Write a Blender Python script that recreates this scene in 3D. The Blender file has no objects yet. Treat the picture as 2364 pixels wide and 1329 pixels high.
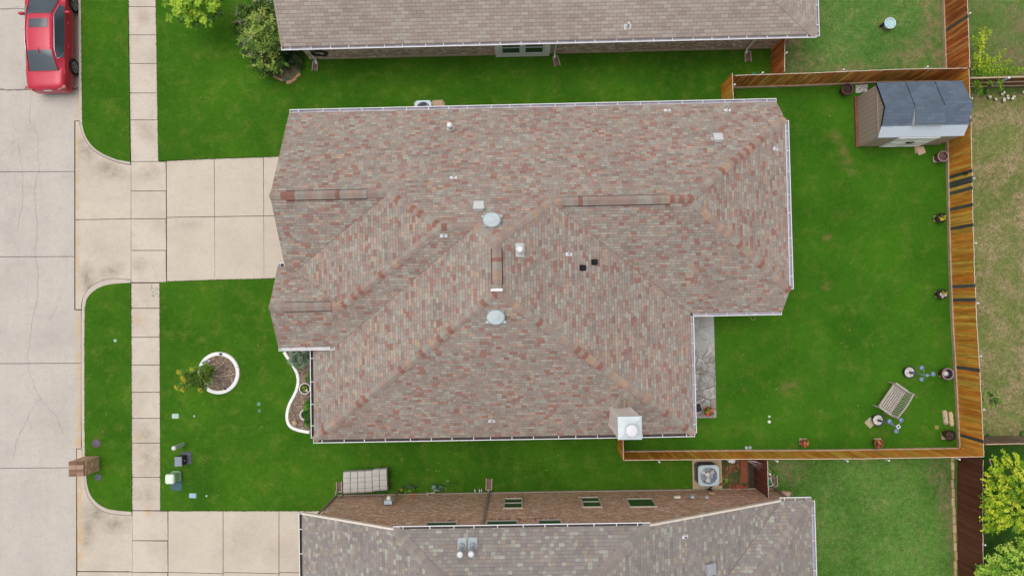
import bpy, bmesh, math, random
from mathutils import Vector, Matrix, noise as mnoise
random.seed(7)
scene = bpy.context.scene
COL = scene.collection
R_ = math.radians

# ------------------------------------------------------------------ camera (drone looking straight down, 33 m up)
FPX, CX, CY, HC = 1716.0, 1182.0, 664.5, 33.0
_n = Vector((1206.0 - CX, -(706.0 - CY), -FPX)).normalized()
_Z = -_n
_a = R_(1.1)
_X = Vector((math.cos(_a), math.sin(_a), 0)); _X = (_X - _Z * _X.dot(_Z)).normalized()
_Y = _Z.cross(_X)
ROT = Matrix((_X, _Y, _Z))
cam = bpy.data.objects.new('camera', bpy.data.cameras.new('camera'))
COL.objects.link(cam)
cam.data.sensor_width = 36.0
cam.data.lens = 36.0 * FPX / 2364.0
cam.data.clip_end = 2000
cam.matrix_world = Matrix.Translation((0, 0, HC)) @ ROT.to_4x4()
scene.camera = cam

# ------------------------------------------------------------------ overcast daylight
SUN_EL, SUN_AZ = R_(78), R_(-55)          # azimuth from +Y (top of the picture) round to its left
world = bpy.data.worlds.new('World'); scene.world = world; world.use_nodes = True
wn = world.node_tree; wn.nodes.clear()
sky = wn.nodes.new('ShaderNodeTexSky'); sky.sky_type = 'NISHITA'; sky.sun_disc = False
sky.sun_elevation = SUN_EL; sky.sun_rotation = SUN_AZ; sky.dust_density = 6.0; sky.air_density = 1.0; sky.ozone_density = 1.0
hs = wn.nodes.new('ShaderNodeHueSaturation'); hs.inputs['Saturation'].default_value = 0.25
bg = wn.nodes.new('ShaderNodeBackground'); bg.inputs['Strength'].default_value = 0.143
wo = wn.nodes.new('ShaderNodeOutputWorld')
wn.links.new(sky.outputs[0], hs.inputs['Color']); wn.links.new(hs.outputs[0], bg.inputs[0]); wn.links.new(bg.outputs[0], wo.inputs[0])
sl = bpy.data.lights.new('sun', 'SUN'); sl.energy = 0.58; sl.angle = R_(50); sl.color = (1.0, 0.965, 0.92)
so = bpy.data.objects.new('sun', sl); COL.objects.link(so)
sd = Vector((math.sin(SUN_AZ) * math.cos(SUN_EL), math.cos(SUN_AZ) * math.cos(SUN_EL), math.sin(SUN_EL)))
so.rotation_euler = (-sd).to_track_quat('-Z', 'Y').to_euler()
scene.view_settings.view_transform = 'Standard'; scene.view_settings.look = 'None'
scene.view_settings.exposure = 0.0; scene.view_settings.gamma = 1.0
scene.render.engine = 'CYCLES'
scene.render.resolution_x = 1024; scene.render.resolution_y = 575
scene.cycles.max_bounces = 6

# ------------------------------------------------------------------ measuring: where a sight line meets a plane of the place
def P(u, v, z=0.0):
    d = ROT @ Vector((u - CX, -(v - CY), -FPX)); t = (HC - z) / -d.z
    return Vector((d.x * t, d.y * t, z))
def PY(u, v, y):                       # on a wall that faces along y
    d = ROT @ Vector((u - CX, -(v - CY), -FPX)); t = y / d.y
    return Vector((d.x * t, y, HC + d.z * t))
def PP(u, v, A, B, C):                 # on the plane z = A x + B y + C
    d = ROT @ Vector((u - CX, -(v - CY), -FPX)); t = (C - HC) / (d.z - A * d.x - B * d.y)
    return Vector((d.x * t, d.y * t, HC + d.z * t))

# ------------------------------------------------------------------ materials
def lin(c): c /= 255.0; return c / 12.92 if c <= 0.04045 else ((c + 0.055) / 1.055) ** 2.4
LIGHT = 1.08
def S(r, g, b, k=1.0): return tuple(min(0.9, lin(x) / LIGHT * k) for x in (r, g, b)) + (1,)
class NT:
    def __init__(s, name):
        m = bpy.data.materials.new(name); m.use_nodes = True
        s.m = m; s.t = m.node_tree; s.b = s.t.nodes['Principled BSDF']
        s.b.inputs['Specular IOR Level'].default_value = 0.3
    def n(s, kind, **kw):
        nd = s.t.nodes.new('ShaderNode' + kind)
        for k, v in kw.items():
            if k == 'ins':
                for a, b in v.items(): s.set(nd, a, b)
            else: setattr(nd, k, v)
        return nd
    def set(s, nd, key, val):
        i = nd.inputs[key]
        if isinstance(val, bpy.types.NodeSocket): s.t.links.new(val, i)
        else: i.default_value = val
    def math(s, op, a, b=None, c=None, clamp=False):
        nd = s.n('Math', operation=op, use_clamp=clamp); s.set(nd, 0, a)
        if b is not None: s.set(nd, 1, b)
        if c is not None: s.set(nd, 2, c)
        return nd.outputs[0]
    def mix(s, fac, a, b, mode='MIX'):
        nd = s.n('Mix', data_type='RGBA', blend_type=mode)
        s.set(nd, 'Factor', fac)
        s.set(nd, nd.inputs.find('A') if False else 6, a); s.set(nd, 7, b)
        return nd.outputs[2]
    def ramp(s, fac, stops, interp='LINEAR'):
        nd = s.n('ValToRGB'); cr = nd.color_ramp; cr.interpolation = interp
        while len(cr.elements) > 1: cr.elements.remove(cr.elements[-1])
        cr.elements[0].position = stops[0][0]; cr.elements[0].color = stops[0][1]
        for p, c in stops[1:]:
            e = cr.elements.new(p); e.color = c
        s.set(nd, 0, fac); return nd.outputs[0]
    def pos(s): return s.n('NewGeometry').outputs['Position']
    def obj(s): return s.n('TexCoord').outputs['Object']
    def uv(s):
        return s.n('UVMap', uv_map='UVMap').outputs[0]
    def rnd(s): return s.n('Attribute', attribute_name='rnd').outputs['Fac']
    def scale(s, v, k):
        nd = s.n('VectorMath', operation='MULTIPLY'); s.set(nd, 0, v); nd.inputs[1].default_value = k; return nd.outputs[0]
    def noise(s, v, sc, det=3.0, rough=0.55, dist=0.0):
        nd = s.n('TexNoise'); s.set(nd, 'Vector', v); nd.inputs['Scale'].default_value = sc
        nd.inputs['Detail'].default_value = det; nd.inputs['Roughness'].default_value = rough; nd.inputs['Distortion'].default_value = dist
        return nd.outputs['Fac']
    def rng(s, v, a, b, c=0.0, d=1.0):
        nd = s.n('MapRange'); s.set(nd, 0, v)
        for i, x in enumerate((a, b, c, d)): nd.inputs[i + 1].default_value = x
        return nd.outputs[0]
    def bump(s, h, st=0.3, dist=0.01):
        nd = s.n('Bump'); nd.inputs['Strength'].default_value = st; nd.inputs['Distance'].default_value = dist
        s.set(nd, 'Height', h); s.t.links.new(nd.outputs[0], s.b.inputs['Normal'])
    def blob(s, pos, items):             # soft-edged patches at given places: (x, y, rx, ry, turn)
        tot = None
        for (x, y, rx, ry, a) in items:
            mp = s.n('Mapping', vector_type='TEXTURE'); s.set(mp, 0, pos)
            mp.inputs['Location'].default_value = (x, y, 0); mp.inputs['Rotation'].default_value = (0, 0, R_(a)); mp.inputs['Scale'].default_value = (rx, ry, 1e4)
            ln = s.n('VectorMath', operation='LENGTH'); s.set(ln, 0, mp.outputs[0])
            q = s.rng(ln.outputs['Value'], 1.0, 0.2)
            tot = q if tot is None else s.math('MAXIMUM', tot, q)
        return tot
    def out(s, col, rough=0.8, metal=0.0, spec=None):
        s.set(s.b, 'Base Color', col); s.set(s.b, 'Roughness', rough); s.b.inputs['Metallic'].default_value = metal
        if spec is not None: s.b.inputs['Specular IOR Level'].default_value = spec
        return s.m
def dim(c, k): return (c[0] * k, c[1] * k, c[2] * k, 1)
def plain(name, c, rough=0.6, metal=0.0, var=0.12, sc=6.0, spec=0.3, bump=0.0):
    s = NT(name); f = s.noise(s.obj(), sc, 5, 0.6)
    col = s.mix(s.rng(f, 0.3, 0.7), dim(c, 1 - var), dim(c, 1 + var * 0.6))
    if bump: s.bump(f, bump, 0.01)
    return s.out(col, rough, metal, spec)

def shingle(name, stops, h, w, line=0.72, regular=False, jit=0.16):
    s = NT(name); uv = s.uv(); sp = s.n('SeparateXYZ'); s.set(sp, 0, uv)
    wob = s.noise(s.scale(uv, (0.7, 0.7, 1)), 1.0, 2)
    v = s.math('DIVIDE', s.math('ADD', sp.outputs[1], s.math('MULTIPLY', wob, 0.03)), h); row = s.math('FLOOR', v); fr = s.math('FRACT', v)
    if regular:
        off = s.math('MULTIPLY', s.math('MODULO', row, 2.0), 0.5)
    else:
        wh = s.n('TexWhiteNoise', noise_dimensions='1D'); s.set(wh, 'W', row); off = s.math('MULTIPLY', wh.outputs[0], 311.7)
    W = s.math('ADD', s.math('DIVIDE', sp.outputs[0], w), off)
    if regular:
        cell = s.n('TexWhiteNoise', noise_dimensions='2D'); cv = s.n('CombineXYZ'); s.set(cv, 0, s.math('FLOOR', W)); s.set(cv, 1, row); s.set(cell, 'Vector', cv.outputs[0])
        c1 = cell.outputs[0]; sc = s.n('SeparateColor'); s.set(sc, 0, cell.outputs[1]); c2 = sc.outputs[2]
        fw = s.math('FRACT', W); e = s.math('MINIMUM', fw, s.math('SUBTRACT', 1.0, fw)); ew = 0.035
    else:
        vo = s.n('TexVoronoi', voronoi_dimensions='1D', feature='F1'); s.set(vo, 'W', W); vo.inputs['Scale'].default_value = 1.0
        cs = s.n('SeparateColor'); s.set(cs, 0, vo.outputs['Color']); c1 = cs.outputs[0]; c2 = cs.outputs[1]
        ve = s.n('TexVoronoi', voronoi_dimensions='1D', feature='DISTANCE_TO_EDGE'); s.set(ve, 'W', W); ve.inputs['Scale'].default_value = 1.0
        e = ve.outputs['Distance']; ew = 0.04
    col = s.ramp(c1, stops, 'CONSTANT')
    col = s.mix(1.0, col, s.ramp(c2, [(0, (1 - jit,) * 3 + (1,)), (1, (1 + jit * .5,) * 3 + (1,))]), 'MULTIPLY')
    big = s.noise(s.pos(), 0.35, 3); gr = s.noise(s.pos(), 55.0, 2, 0.7)
    k = s.math('MULTIPLY', s.rng(big, 0.3, 0.7, 0.93, 1.05), s.rng(gr, 0.25, 0.75, 0.86, 1.14))
    km = s.n('CombineColor'); [s.set(km, i, k) for i in range(3)]
    col = s.mix(1.0, col, km.outputs[0], 'MULTIPLY')
    lm = s.math('MAXIMUM', s.rng(e, ew, ew * 0.4), s.rng(fr, 0.15, 0.05), clamp=True)
    col = s.mix(s.math('MULTIPLY', lm, 1 - line), col, (0.03, 0.026, 0.024, 1))
    s.bump(s.math('SUBTRACT', 1.0, fr), 0.5, 0.012)
    return s.out(col, 0.92, 0, 0.15)

def capmat(name, stops):
    s = NT(name); r = s.rnd(); col = s.ramp(r, stops, 'CONSTANT')
    g = s.noise(s.pos(), 45.0, 3, 0.7); b = s.noise(s.pos(), 2.5, 2)
    k = s.math('MULTIPLY', s.rng(g, 0.25, 0.75, 0.84, 1.14), s.rng(b, 0.3, 0.7, 0.9, 1.08))
    km = s.n('CombineColor'); [s.set(km, i, k) for i in range(3)]
    return s.out(s.mix(1.0, col, km.outputs[0], 'MULTIPLY'), 0.92, 0, 0.15)

def brickmat(name, c1, c2, c3, mortar, bw=0.2, bh=0.075):
    s = NT(name); uv = s.uv()
    br = s.n('TexBrick'); s.set(br, 'Vector', uv); br.inputs['Scale'].default_value = 1.0
    br.inputs['Brick Width'].default_value = bw; br.inputs['Row Height'].default_value = bh; br.inputs['Mortar Size'].default_value = 0.006
    br.inputs['Color1'].default_value = (0, 0, 0, 1); br.inputs['Color2'].default_value = (1, 1, 1, 1); br.inputs['Mortar'].default_value = (.5, .5, .5, 1)
    col = s.ramp(br.outputs['Color'], [(0, c1), (0.45, c2), (0.8, c3), (0.95, dim(c3, 1.15)), (0.97, S(214, 204, 192, 1.6))], 'LINEAR')
    col = s.mix(br.outputs['Fac'], col, mortar)
    g = s.noise(s.pos(), 9.0, 4); col = s.mix(s.rng(g, 0.35, 0.75), col, dim(c1, 0.8))
    s.bump(br.outputs['Fac'], -0.5 if False else 0.4, -0.006)
    return s.out(col, 0.9, 0, 0.15)

def woodmat(name, c1, c2, c3, streak=0.5):
    s = NT(name); uv = s.uv(); sp = s.n('SeparateXYZ'); s.set(sp, 0, uv)
    wn_ = s.n('TexWhiteNoise', noise_dimensions='1D'); s.set(wn_, 'W', s.math('FLOOR', sp.outputs[0]))
    col = s.ramp(wn_.outputs[0], [(0, c1), (0.5, c2), (1, c3)])
    g = s.noise(s.scale(uv, (4.0, 1.6, 1)), 1.0, 6, 0.75)
    dk = s.noise(s.scale(uv, (1.3, 0.45, 1)), 1.0, 3, 0.6)
    k = s.math('MULTIPLY', s.rng(g, 0.34, 0.66, 1 - streak * .62, 1.16), s.rng(dk, 0.38, 0.64, 1 - streak * .6, 1.12))
    km = s.n('CombineColor'); [s.set(km, i, k) for i in range(3)]
    col = s.mix(1.0, col, km.outputs[0], 'MULTIPLY')
    kn = s.noise(s.pos(), 7.0, 2); col = s.mix(s.rng(kn, 0.70, 0.8), col, dim(c3, 1.5))
    s.bump(g, 0.2, 0.006)
    return s.out(col, 0.72, 0, 0.25)

def concrete(name, c, stain, amt=0.5, blobs=None, bcol=None, rust=None, lines=True):
    s = NT(name); p = s.pos()
    a = s.noise(p, 0.55, 5, 0.62); b = s.noise(p, 3.2, 6, 0.7); g = s.noise(p, 42.0, 3, 0.7)
    col = s.mix(s.math('MULTIPLY', s.rng(a, 0.42, 0.72), amt), c, stain)
    col = s.mix(s.math('MULTIPLY', s.rng(b, 0.5, 0.75), amt * 0.7), col, dim(stain, 0.93))
    if lines:
        st = s.noise(s.scale(p, (3.0, 0.12, 1)), 1.0, 4, 0.6); col = s.mix(s.rng(st, 0.45, 0.75, 0, 0.35), col, dim(c, 0.86))
    if blobs:
        bm = s.math('MULTIPLY', s.blob(p, blobs), s.rng(s.noise(p, 2.6, 6, 0.7), 0.25, 0.75)); col = s.mix(s.math('MULTIPLY', bm, 0.8), col, bcol)
    if rust:
        bm = s.math('MULTIPLY', s.blob(p, rust), s.rng(s.noise(p, 1.9, 4, 0.6), 0.3, 0.6)); col = s.mix(s.math('MULTIPLY', bm, 0.75), col, S(205, 172, 120))
    g2 = s.noise(p, 12.0, 6, 0.75); k = s.math('MULTIPLY', s.rng(g, 0.25, 0.75, 0.88, 1.1), s.rng(g2, 0.3, 0.7, 0.91, 1.07)); km = s.n('CombineColor'); [s.set(km, i, k) for i in range(3)]
    col = s.mix(1.0, col, km.outputs[0], 'MULTIPLY')
    sp = s.noise(p, 11.0, 2, 0.5); col = s.mix(s.rng(sp, 0.73, 0.78, 0, 0.5), col, dim(stain, 0.55))
    s.bump(g, 0.15, 0.004)
    return s.out(col, 0.9, 0, 0.2)

def lawnmat(name, c, dark, dry, dryamt=0.15, blobs=None, bare=None, grain=1.0, bareamt=0.0):
    s = NT(name); p = s.pos()
    a = s.noise(p, 0.33, 4, 0.55); b = s.noise(p, 1.5, 5, 0.6, 0.3); f = s.noise(p, 14.0, 4, 0.72); g = s.noise(p, 38.0, 3, 0.8)
    col = s.mix(s.rng(a, 0.35, 0.65), dark, c)
    col = s.mix(s.math('MULTIPLY', s.math('MULTIPLY', s.rng(b, 0.48, 0.72), s.rng(f, 0.3, 0.6)), dryamt), col, dry)
    if bareamt:
        q = s.math('MULTIPLY', s.rng(s.noise(p, 0.8, 5, 0.65, 0.4), 0.45, 0.62), s.rng(f, 0.38, 0.56)); col = s.mix(s.math('MULTIPLY', q, bareamt), col, bare)
    if blobs:
        bm = s.math('MULTIPLY', s.blob(p, blobs), s.rng(s.noise(p, 3.0, 5, 0.7), 0.36, 0.6)); col = s.mix(s.math('MULTIPLY', bm, 0.75), col, bare or dry)
    k = s.math('MULTIPLY', s.rng(f, 0.25, 0.75, 1 - 0.16 * grain, 1 + 0.13 * grain), s.rng(g, 0.25, 0.75, 1 - 0.3 * grain, 1 + 0.26 * grain))
    t5 = s.noise(p, 5.0, 6, 0.75, 0.5); k = s.math('MULTIPLY', k, s.rng(t5, 0.3, 0.7, 1 - 0.13 * grain, 1 + 0.11 * grain))
    km = s.n('CombineColor'); [s.set(km, i, k) for i in range(3)]
    col = s.mix(1.0, col, km.outputs[0], 'MULTIPLY')
    s.bump(s.math('ADD', f, g), 0.5, 0.02)
    return s.out(col, 0.95, 0, 0.08)

def leafmat(name, stops, rough=0.55, trans=0.25):
    s = NT(name); r = s.rnd(); col = s.ramp(r, stops)
    s.out(col, rough, 0, 0.3)
    tr = s.n('BsdfTranslucent'); s.set(tr, 0, col); mx = s.n('MixShader'); mx.inputs[0].default_value = trans
    s.t.links.new(s.b.outputs[0], mx.inputs[1]); s.t.links.new(tr.outputs[0], mx.inputs[2])
    o = s.t.nodes['Material Output']; s.t.links.new(mx.outputs[0], o.inputs[0]); return s.m

def speckle(name, stops, sc=18.0, bump=0.5, rough=0.95):   # mulch, gravel, pebbles: cells each of its own tone
    s = NT(name); p = s.pos(); q = s.n('TexVoronoi'); s.set(q, 'Vector', p); q.inputs['Scale'].default_value = sc
    cs = s.n('SeparateColor'); s.set(cs, 0, q.outputs['Color']); col = s.ramp(cs.outputs[0], stops)
    n = s.noise(p, 30.0, 3); k = s.rng(n, 0.3, 0.7, 0.8, 1.15); km = s.n('CombineColor'); [s.set(km, i, k) for i in range(3)]
    col = s.mix(1.0, col, km.outputs[0], 'MULTIPLY'); s.bump(q.outputs['Distance'], bump, -0.02)
    return s.out(col, rough, 0, 0.15)
# ------------------------------------------------------------------ mesh helpers
class MB:
    def __init__(s): s.v = []; s.f = []; s.m = []; s.uv = []; s.r = []; s.sm = []
    def face(s, pts, m=0, uv=None, r=0.5, smooth=False):
        i = len(s.v); s.v += [Vector(p) for p in pts]; s.f.append(tuple(range(i, i + len(pts)))); s.m.append(m); s.uv.append(uv); s.r.append(r); s.sm.append(smooth)
    def box(s, c, d, rz=0.0, m=0, r=0.5, ms=None, rot=None):
        M = rot if rot else Matrix.Rotation(rz, 3, 'Z'); c = Vector(c); x, y, z = d[0] / 2, d[1] / 2, d[2] / 2
        q = [c + M @ Vector(p) for p in ((-x, -y, -z), (x, -y, -z), (x, y, -z), (-x, y, -z), (-x, -y, z), (x, -y, z), (x, y, z), (-x, y, z))]
        ms = ms or {}
        for n, ix in (('b', (3, 2, 1, 0)), ('t', (4, 5, 6, 7)), ('f', (0, 1, 5, 4)), ('r', (1, 2, 6, 5)), ('k', (2, 3, 7, 6)), ('l', (3, 0, 4, 7))):
            s.face([q[i] for i in ix], ms.get(n, m), None, r)
    def rbox(s, c, d, rz=0.0, m=0, bev=0.01, r=0.5, topk=1.0):        # box with chamfered upright corners and top edge
        M = Matrix.Rotation(rz, 3, 'Z'); c = Vector(c); b = bev
        def ring(w, l, z, b):
            return [c + M @ Vector(p) for p in ((-w + b, -l, z), (w - b, -l, z), (w, -l + b, z), (w, l - b, z), (w - b, l, z), (-w + b, l, z), (-w, l - b, z), (-w, -l + b, z))]
        x, y, z = d[0] / 2, d[1] / 2, d[2] / 2
        rs = [ring(x, y, -z, b), ring(x * topk, y * topk, z - b, b), ring(x * topk - b, y * topk - b, z, b)]
        s.loft(rs, m=m, cap0=True, cap1=True, r=r)
    def loft(s, rings, m=0, closed=True, cap0=False, cap1=False, r=0.5, smooth=False, uvs=None):
        for a, b in zip(rings[:-1], rings[1:]):
            n = len(a)
            for i in range(n if closed else n - 1):
                j = (i + 1) % n; s.face((a[i], a[j], b[j], b[i]), m, None, r, smooth)
        if cap0: s.face(list(reversed(rings[0])), m, None, r)
        if cap1: s.face(rings[-1], m, None, r)
    def prism(s, poly, z0, z1, m=0, ms=None, r=0.5, bottom=True):
        p = [Vector((q[0], q[1], 0)) for q in poly]
        ar = sum(p[i].x * p[(i + 1) % len(p)].y - p[(i + 1) % len(p)].x * p[i].y for i in range(len(p)))
        if ar < 0: p.reverse()
        up = Vector((0, 0, 1)); d = 0
        s.face([q + up * z1 for q in p], m, [(q.x, q.y) for q in p], r)
        if bottom: s.face([q + up * z0 for q in reversed(p)], m, None, r)
        for i in range(len(p)):
            a, b = p[i], p[(i + 1) % len(p)]; L = (b - a).length
            s.face((a + up * z0, b + up * z0, b + up * z1, a + up * z1), ms if ms is not None else m, [(d, z0), (d + L, z0), (d + L, z1), (d, z1)], r); d += L
    def tube(s, pts, rad, n=8, m=0, r=0.5, caps=True, sq=False):
        pts = [Vector(p) for p in pts]; rads = rad if isinstance(rad, (list, tuple)) else [rad] * len(pts)
        rings = []; prev = None
        for i, p in enumerate(pts):
            d = ((pts[min(i + 1, len(pts) - 1)] - pts[max(i - 1, 0)])).normalized()
            ref = Vector((0, 0, 1)) if abs(d.z) < 0.95 else Vector((0, 1, 0))
            x = d.cross(ref).normalized() if prev is None else (prev - d * prev.dot(d)).normalized()
            prev = x; y = d.cross(x)
            k = 4 if sq else n; o = math.pi / 4 if sq else 0
            rings.append([p + (x * math.cos(o + 2 * math.pi * j / k) + y * math.sin(o + 2 * math.pi * j / k)) * rads[i] for j in range(k)])
        for rg in rings: pass
        s.loft(rings, m, True, caps, caps, r, smooth=not sq)
    def lathe(s, c, prof, n=20, m=0, r=0.5, cap0=False, cap1=False, sx=1.0, sy=1.0, M=None, smooth=True, ms=None):
        c = Vector(c); M = M or Matrix.Identity(3); rings = []
        for (rr, z) in prof:
            rings.append([c + M @ Vector((rr * sx * math.cos(2 * math.pi * j / n), rr * sy * math.sin(2 * math.pi * j / n), z)) for j in range(n)])
        for k in range(len(rings) - 1):
            s.loft(rings[k:k + 2], ms[k] if ms else m, True, False, False, r, smooth)
        if cap0: s.face(list(reversed(rings[0])), m, None, r)
        if cap1: s.face(rings[-1], m, None, r)
    def ball(s, c, rad, n=10, m=0, r=0.5, sc=(1, 1, 1), jit=0.0, seed=0):
        c = Vector(c); prof = []
        rr = []
        k = max(4, n // 2)
        for i in range(k + 1):
            t = math.pi * i / k; ring = []
            for j in range(n):
                f = 2 * math.pi * j / n; d = Vector((math.sin(t) * math.cos(f), math.sin(t) * math.sin(f), -math.cos(t)))
                q = rad * (1 + jit * mnoise.noise(d * 1.7 + Vector((seed, seed * 2.3, 0))))
                ring.append(c + Vector((d.x * sc[0], d.y * sc[1], d.z * sc[2])) * q)
            rr.append(ring)
        s.loft(rr, m, True, False, False, r, True)
    def leaf(s, p, size, r, up=0.6, m=0, asp=0.45):
        n = Vector((random.gauss(0, 1), random.gauss(0, 1), random.gauss(0, 1) + up * 3)).normalized()
        a = n.orthogonal().normalized(); t = random.uniform(0, 6.283); x = a * math.cos(t) + n.cross(a) * math.sin(t); y = n.cross(x)
        s.face((p - x * size * .5, p - y * size * asp * .5, p + x * size * .5, p + y * size * asp * .5), m, None, min(1, max(0, r)))
    def build(s, name, mats, parent=None, smooth=False, local=False):
        me = bpy.data.meshes.new(name); vv = s.v
        if parent is not None and not local:
            inv = parent['_inv'] if False else MATS[parent.name].inverted(); vv = [inv @ p for p in s.v]
        me.from_pydata([tuple(p) for p in vv], [], s.f)
        for m in (mats if isinstance(mats, (list, tuple)) else [mats]): me.materials.append(m)
        me.polygons.foreach_set('material_index', s.m)
        me.polygons.foreach_set('use_smooth', [bool(x or smooth) for x in s.sm])
        if any(u is not None for u in s.uv):
            ul = me.uv_layers.new(name='UVMap'); flat = []
            for f, u in zip(s.f, s.uv):
                if u is None: flat += [0.0, 0.0] * len(f)
                else:
                    for q in u: flat += [q[0], q[1]]
            ul.data.foreach_set('uv', flat)
        at = me.attributes.new('rnd', 'FLOAT', 'FACE'); at.data.foreach_set('value', s.r)
        if any(s.sm) or smooth:
            bm = bmesh.new(); bm.from_mesh(me); bmesh.ops.remove_doubles(bm, verts=bm.verts, dist=1e-5); bm.to_mesh(me); bm.free()
        me.update()
        o = bpy.data.objects.new(name, me); COL.objects.link(o)
        if parent is not None:
            o.parent = parent; MATS[o.name] = MATS[parent.name]
        else: MATS[o.name] = Matrix.Identity(4)
        return o
MATS = {}
def tag(o, label=None, cat=None, group=None, kind=None):
    if label: o['label'] = label
    if cat: o['category'] = cat
    if group: o['group'] = group
    if kind: o['kind'] = kind
    return o
def thing(name, label, cat, loc=(0, 0, 0), rz=0.0, group=None):
    o = bpy.data.objects.new(name, None); COL.objects.link(o); o.empty_display_size = 0.2
    o.location = loc; o.rotation_euler = (0, 0, rz)
    MATS[o.name] = Matrix.Translation(Vector(loc)) @ Matrix.Rotation(rz, 4, 'Z')
    return tag(o, label, cat, group)
KIDS = {}
def dup(root, label, loc, rz=0.0, scale=None):
    def cp(o, par):
        c = o.copy(); COL.objects.link(c)
        if par is not None: c.parent = par
        for ch in [x for x in bpy.data.objects if x.parent == o]: cp(ch, c)
        return c
    c = cp(root, None); c.location = loc; c.rotation_euler = (0, 0, rz); c['label'] = label
    if scale: c.scale = scale
    return c
def structure(name, mb, mats): return tag(mb.build(name, mats), kind='structure')
def inset(poly, g):
    p = [Vector((q[0], q[1])) for q in poly]; n = len(p)
    if sum(p[i].x * p[(i + 1) % n].y - p[(i + 1) % n].x * p[i].y for i in range(n)) < 0: p.reverse()
    out = []
    for i in range(n):
        a, b, c = p[i - 1], p[i], p[(i + 1) % n]
        d1 = (b - a).normalized(); d2 = (c - b).normalized(); n1 = Vector((-d1.y, d1.x)); n2 = Vector((-d2.y, d2.x))
        m = (n1 + n2); k = max(0.3, 1 + n1.dot(n2)); out.append(b + m * (g / k))
    return out
def px(pts, z=0.0): return [P(u, v, z) for u, v in pts]

# ------------------------------------------------------------------ materials of the place
M = {}
GRASS, GDARK = S(70, 116, 25), S(55, 100, 21)
M['lawn'] = lawnmat('lush_grass', GRASS, GDARK, S(128, 134, 58), 0.4, grain=1.15)
M['road'] = concrete('road_concrete', S(196, 190, 182), S(176, 170, 163), 0.6)
M['kerb'] = concrete('kerb_concrete', S(206, 194, 182), S(180, 168, 156), 0.5, lines=False)
M['soil'] = plain('soil', S(96, 84, 66), 0.95, var=0.3, sc=5)
M['joint'] = plain('joint_filler', S(80, 66, 58), 0.95, var=0.3, sc=9)
M['white'] = plain('white_metal', (0.70, 0.70, 0.72, 1), 0.4, var=0.05, sc=2)
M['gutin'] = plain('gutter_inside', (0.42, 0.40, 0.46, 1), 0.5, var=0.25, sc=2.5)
M['gutdark'] = plain('gutter_dark_inside', (0.075, 0.06, 0.055, 1), 0.9, var=0.5, sc=6)  # darker inside colour used for some of the gutters
M['taupe'] = plain('taupe_metal', S(150, 142, 130), 0.5, var=0.06)
M['soffit'] = plain('soffit_paint', S(190, 178, 166), 0.7, var=0.05)
MAIN = [(0, S(162, 146, 136)), (0.26, S(169, 153, 142)), (0.46, S(170, 164, 153)), (0.62, S(158, 150, 141)), (0.76, S(160, 122, 111)), (0.83, S(165, 133, 122)), (0.88, S(180, 156, 139)), (0.95, S(152, 135, 127))]
M['shing'] = shingle('brown_red_shingles', MAIN, 0.124, 0.215, 0.5, jit=0.13)
M['shcap'] = capmat('brown_red_cap_shingles', [(0, S(159, 139, 129)), (0.28, S(160, 153, 143)), (0.56, S(150, 108, 97)), (0.74, S(176, 149, 130)), (0.88, S(162, 143, 132))])
M['shN'] = shingle('grey_brown_tab_shingles', [(0, S(166, 152, 142)), (0.3, S(170, 157, 147)), (0.6, S(175, 165, 154)), (0.88, S(159, 145, 137))], 0.142, 0.31, 0.5, True, 0.05)
M['shNcap'] = capmat('grey_brown_cap_shingles', [(0, S(166, 153, 143)), (0.4, S(172, 161, 150)), (0.75, S(160, 147, 138))])
M['shS'] = shingle('grey_mixed_shingles', [(0, S(153, 145, 140)), (0.45, S(147, 139, 136)), (0.66, S(156, 148, 140)), (0.78, S(171, 169, 158)), (0.9, S(163, 149, 135))], 0.135, 0.17, 0.66)
M['shScap'] = capmat('grey_cap_shingles', [(0, S(150, 141, 134)), (0.5, S(158, 150, 142)), (0.8, S(144, 136, 131))])
M['brickN'] = brickmat('dark_brown_brick', S(100, 84, 76, 2.6), S(130, 110, 100, 2.9), S(156, 138, 128, 3.1), S(164, 152, 142, 2.4))
M['brickS'] = brickmat('warm_brown_brick', S(134, 106, 88, 2.1), S(156, 126, 104, 2.2), S(172, 142, 122, 2.3), S(176, 154, 136, 2.0))
M['brickM'] = brickmat('red_brown_brick', S(130, 96, 80, 1.3), S(150, 110, 92, 1.3), S(165, 130, 110, 1.3), S(170, 150, 130))
M['slab'] = plain('foundation_concrete', S(190, 172, 146), 0.9, var=0.15)
M['black'] = plain('black_plastic', (0.012, 0.014, 0.018, 1), 0.5)
M['ventdark'] = plain('vent_opening_and_shade', (0.01, 0.01, 0.012, 1), 0.9)
M['galv'] = plain('galvanised_steel', S(182, 194, 196), 0.55, 0.1, 0.10, 3)
M['flash'] = plain('pale_vent_metal', S(214, 216, 214), 0.45, 0.1, 0.1, 8)
M['glass'] = NT('window_glass').out((0.03, 0.05, 0.045, 1), 0.05, 0, 0.9)

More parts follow.
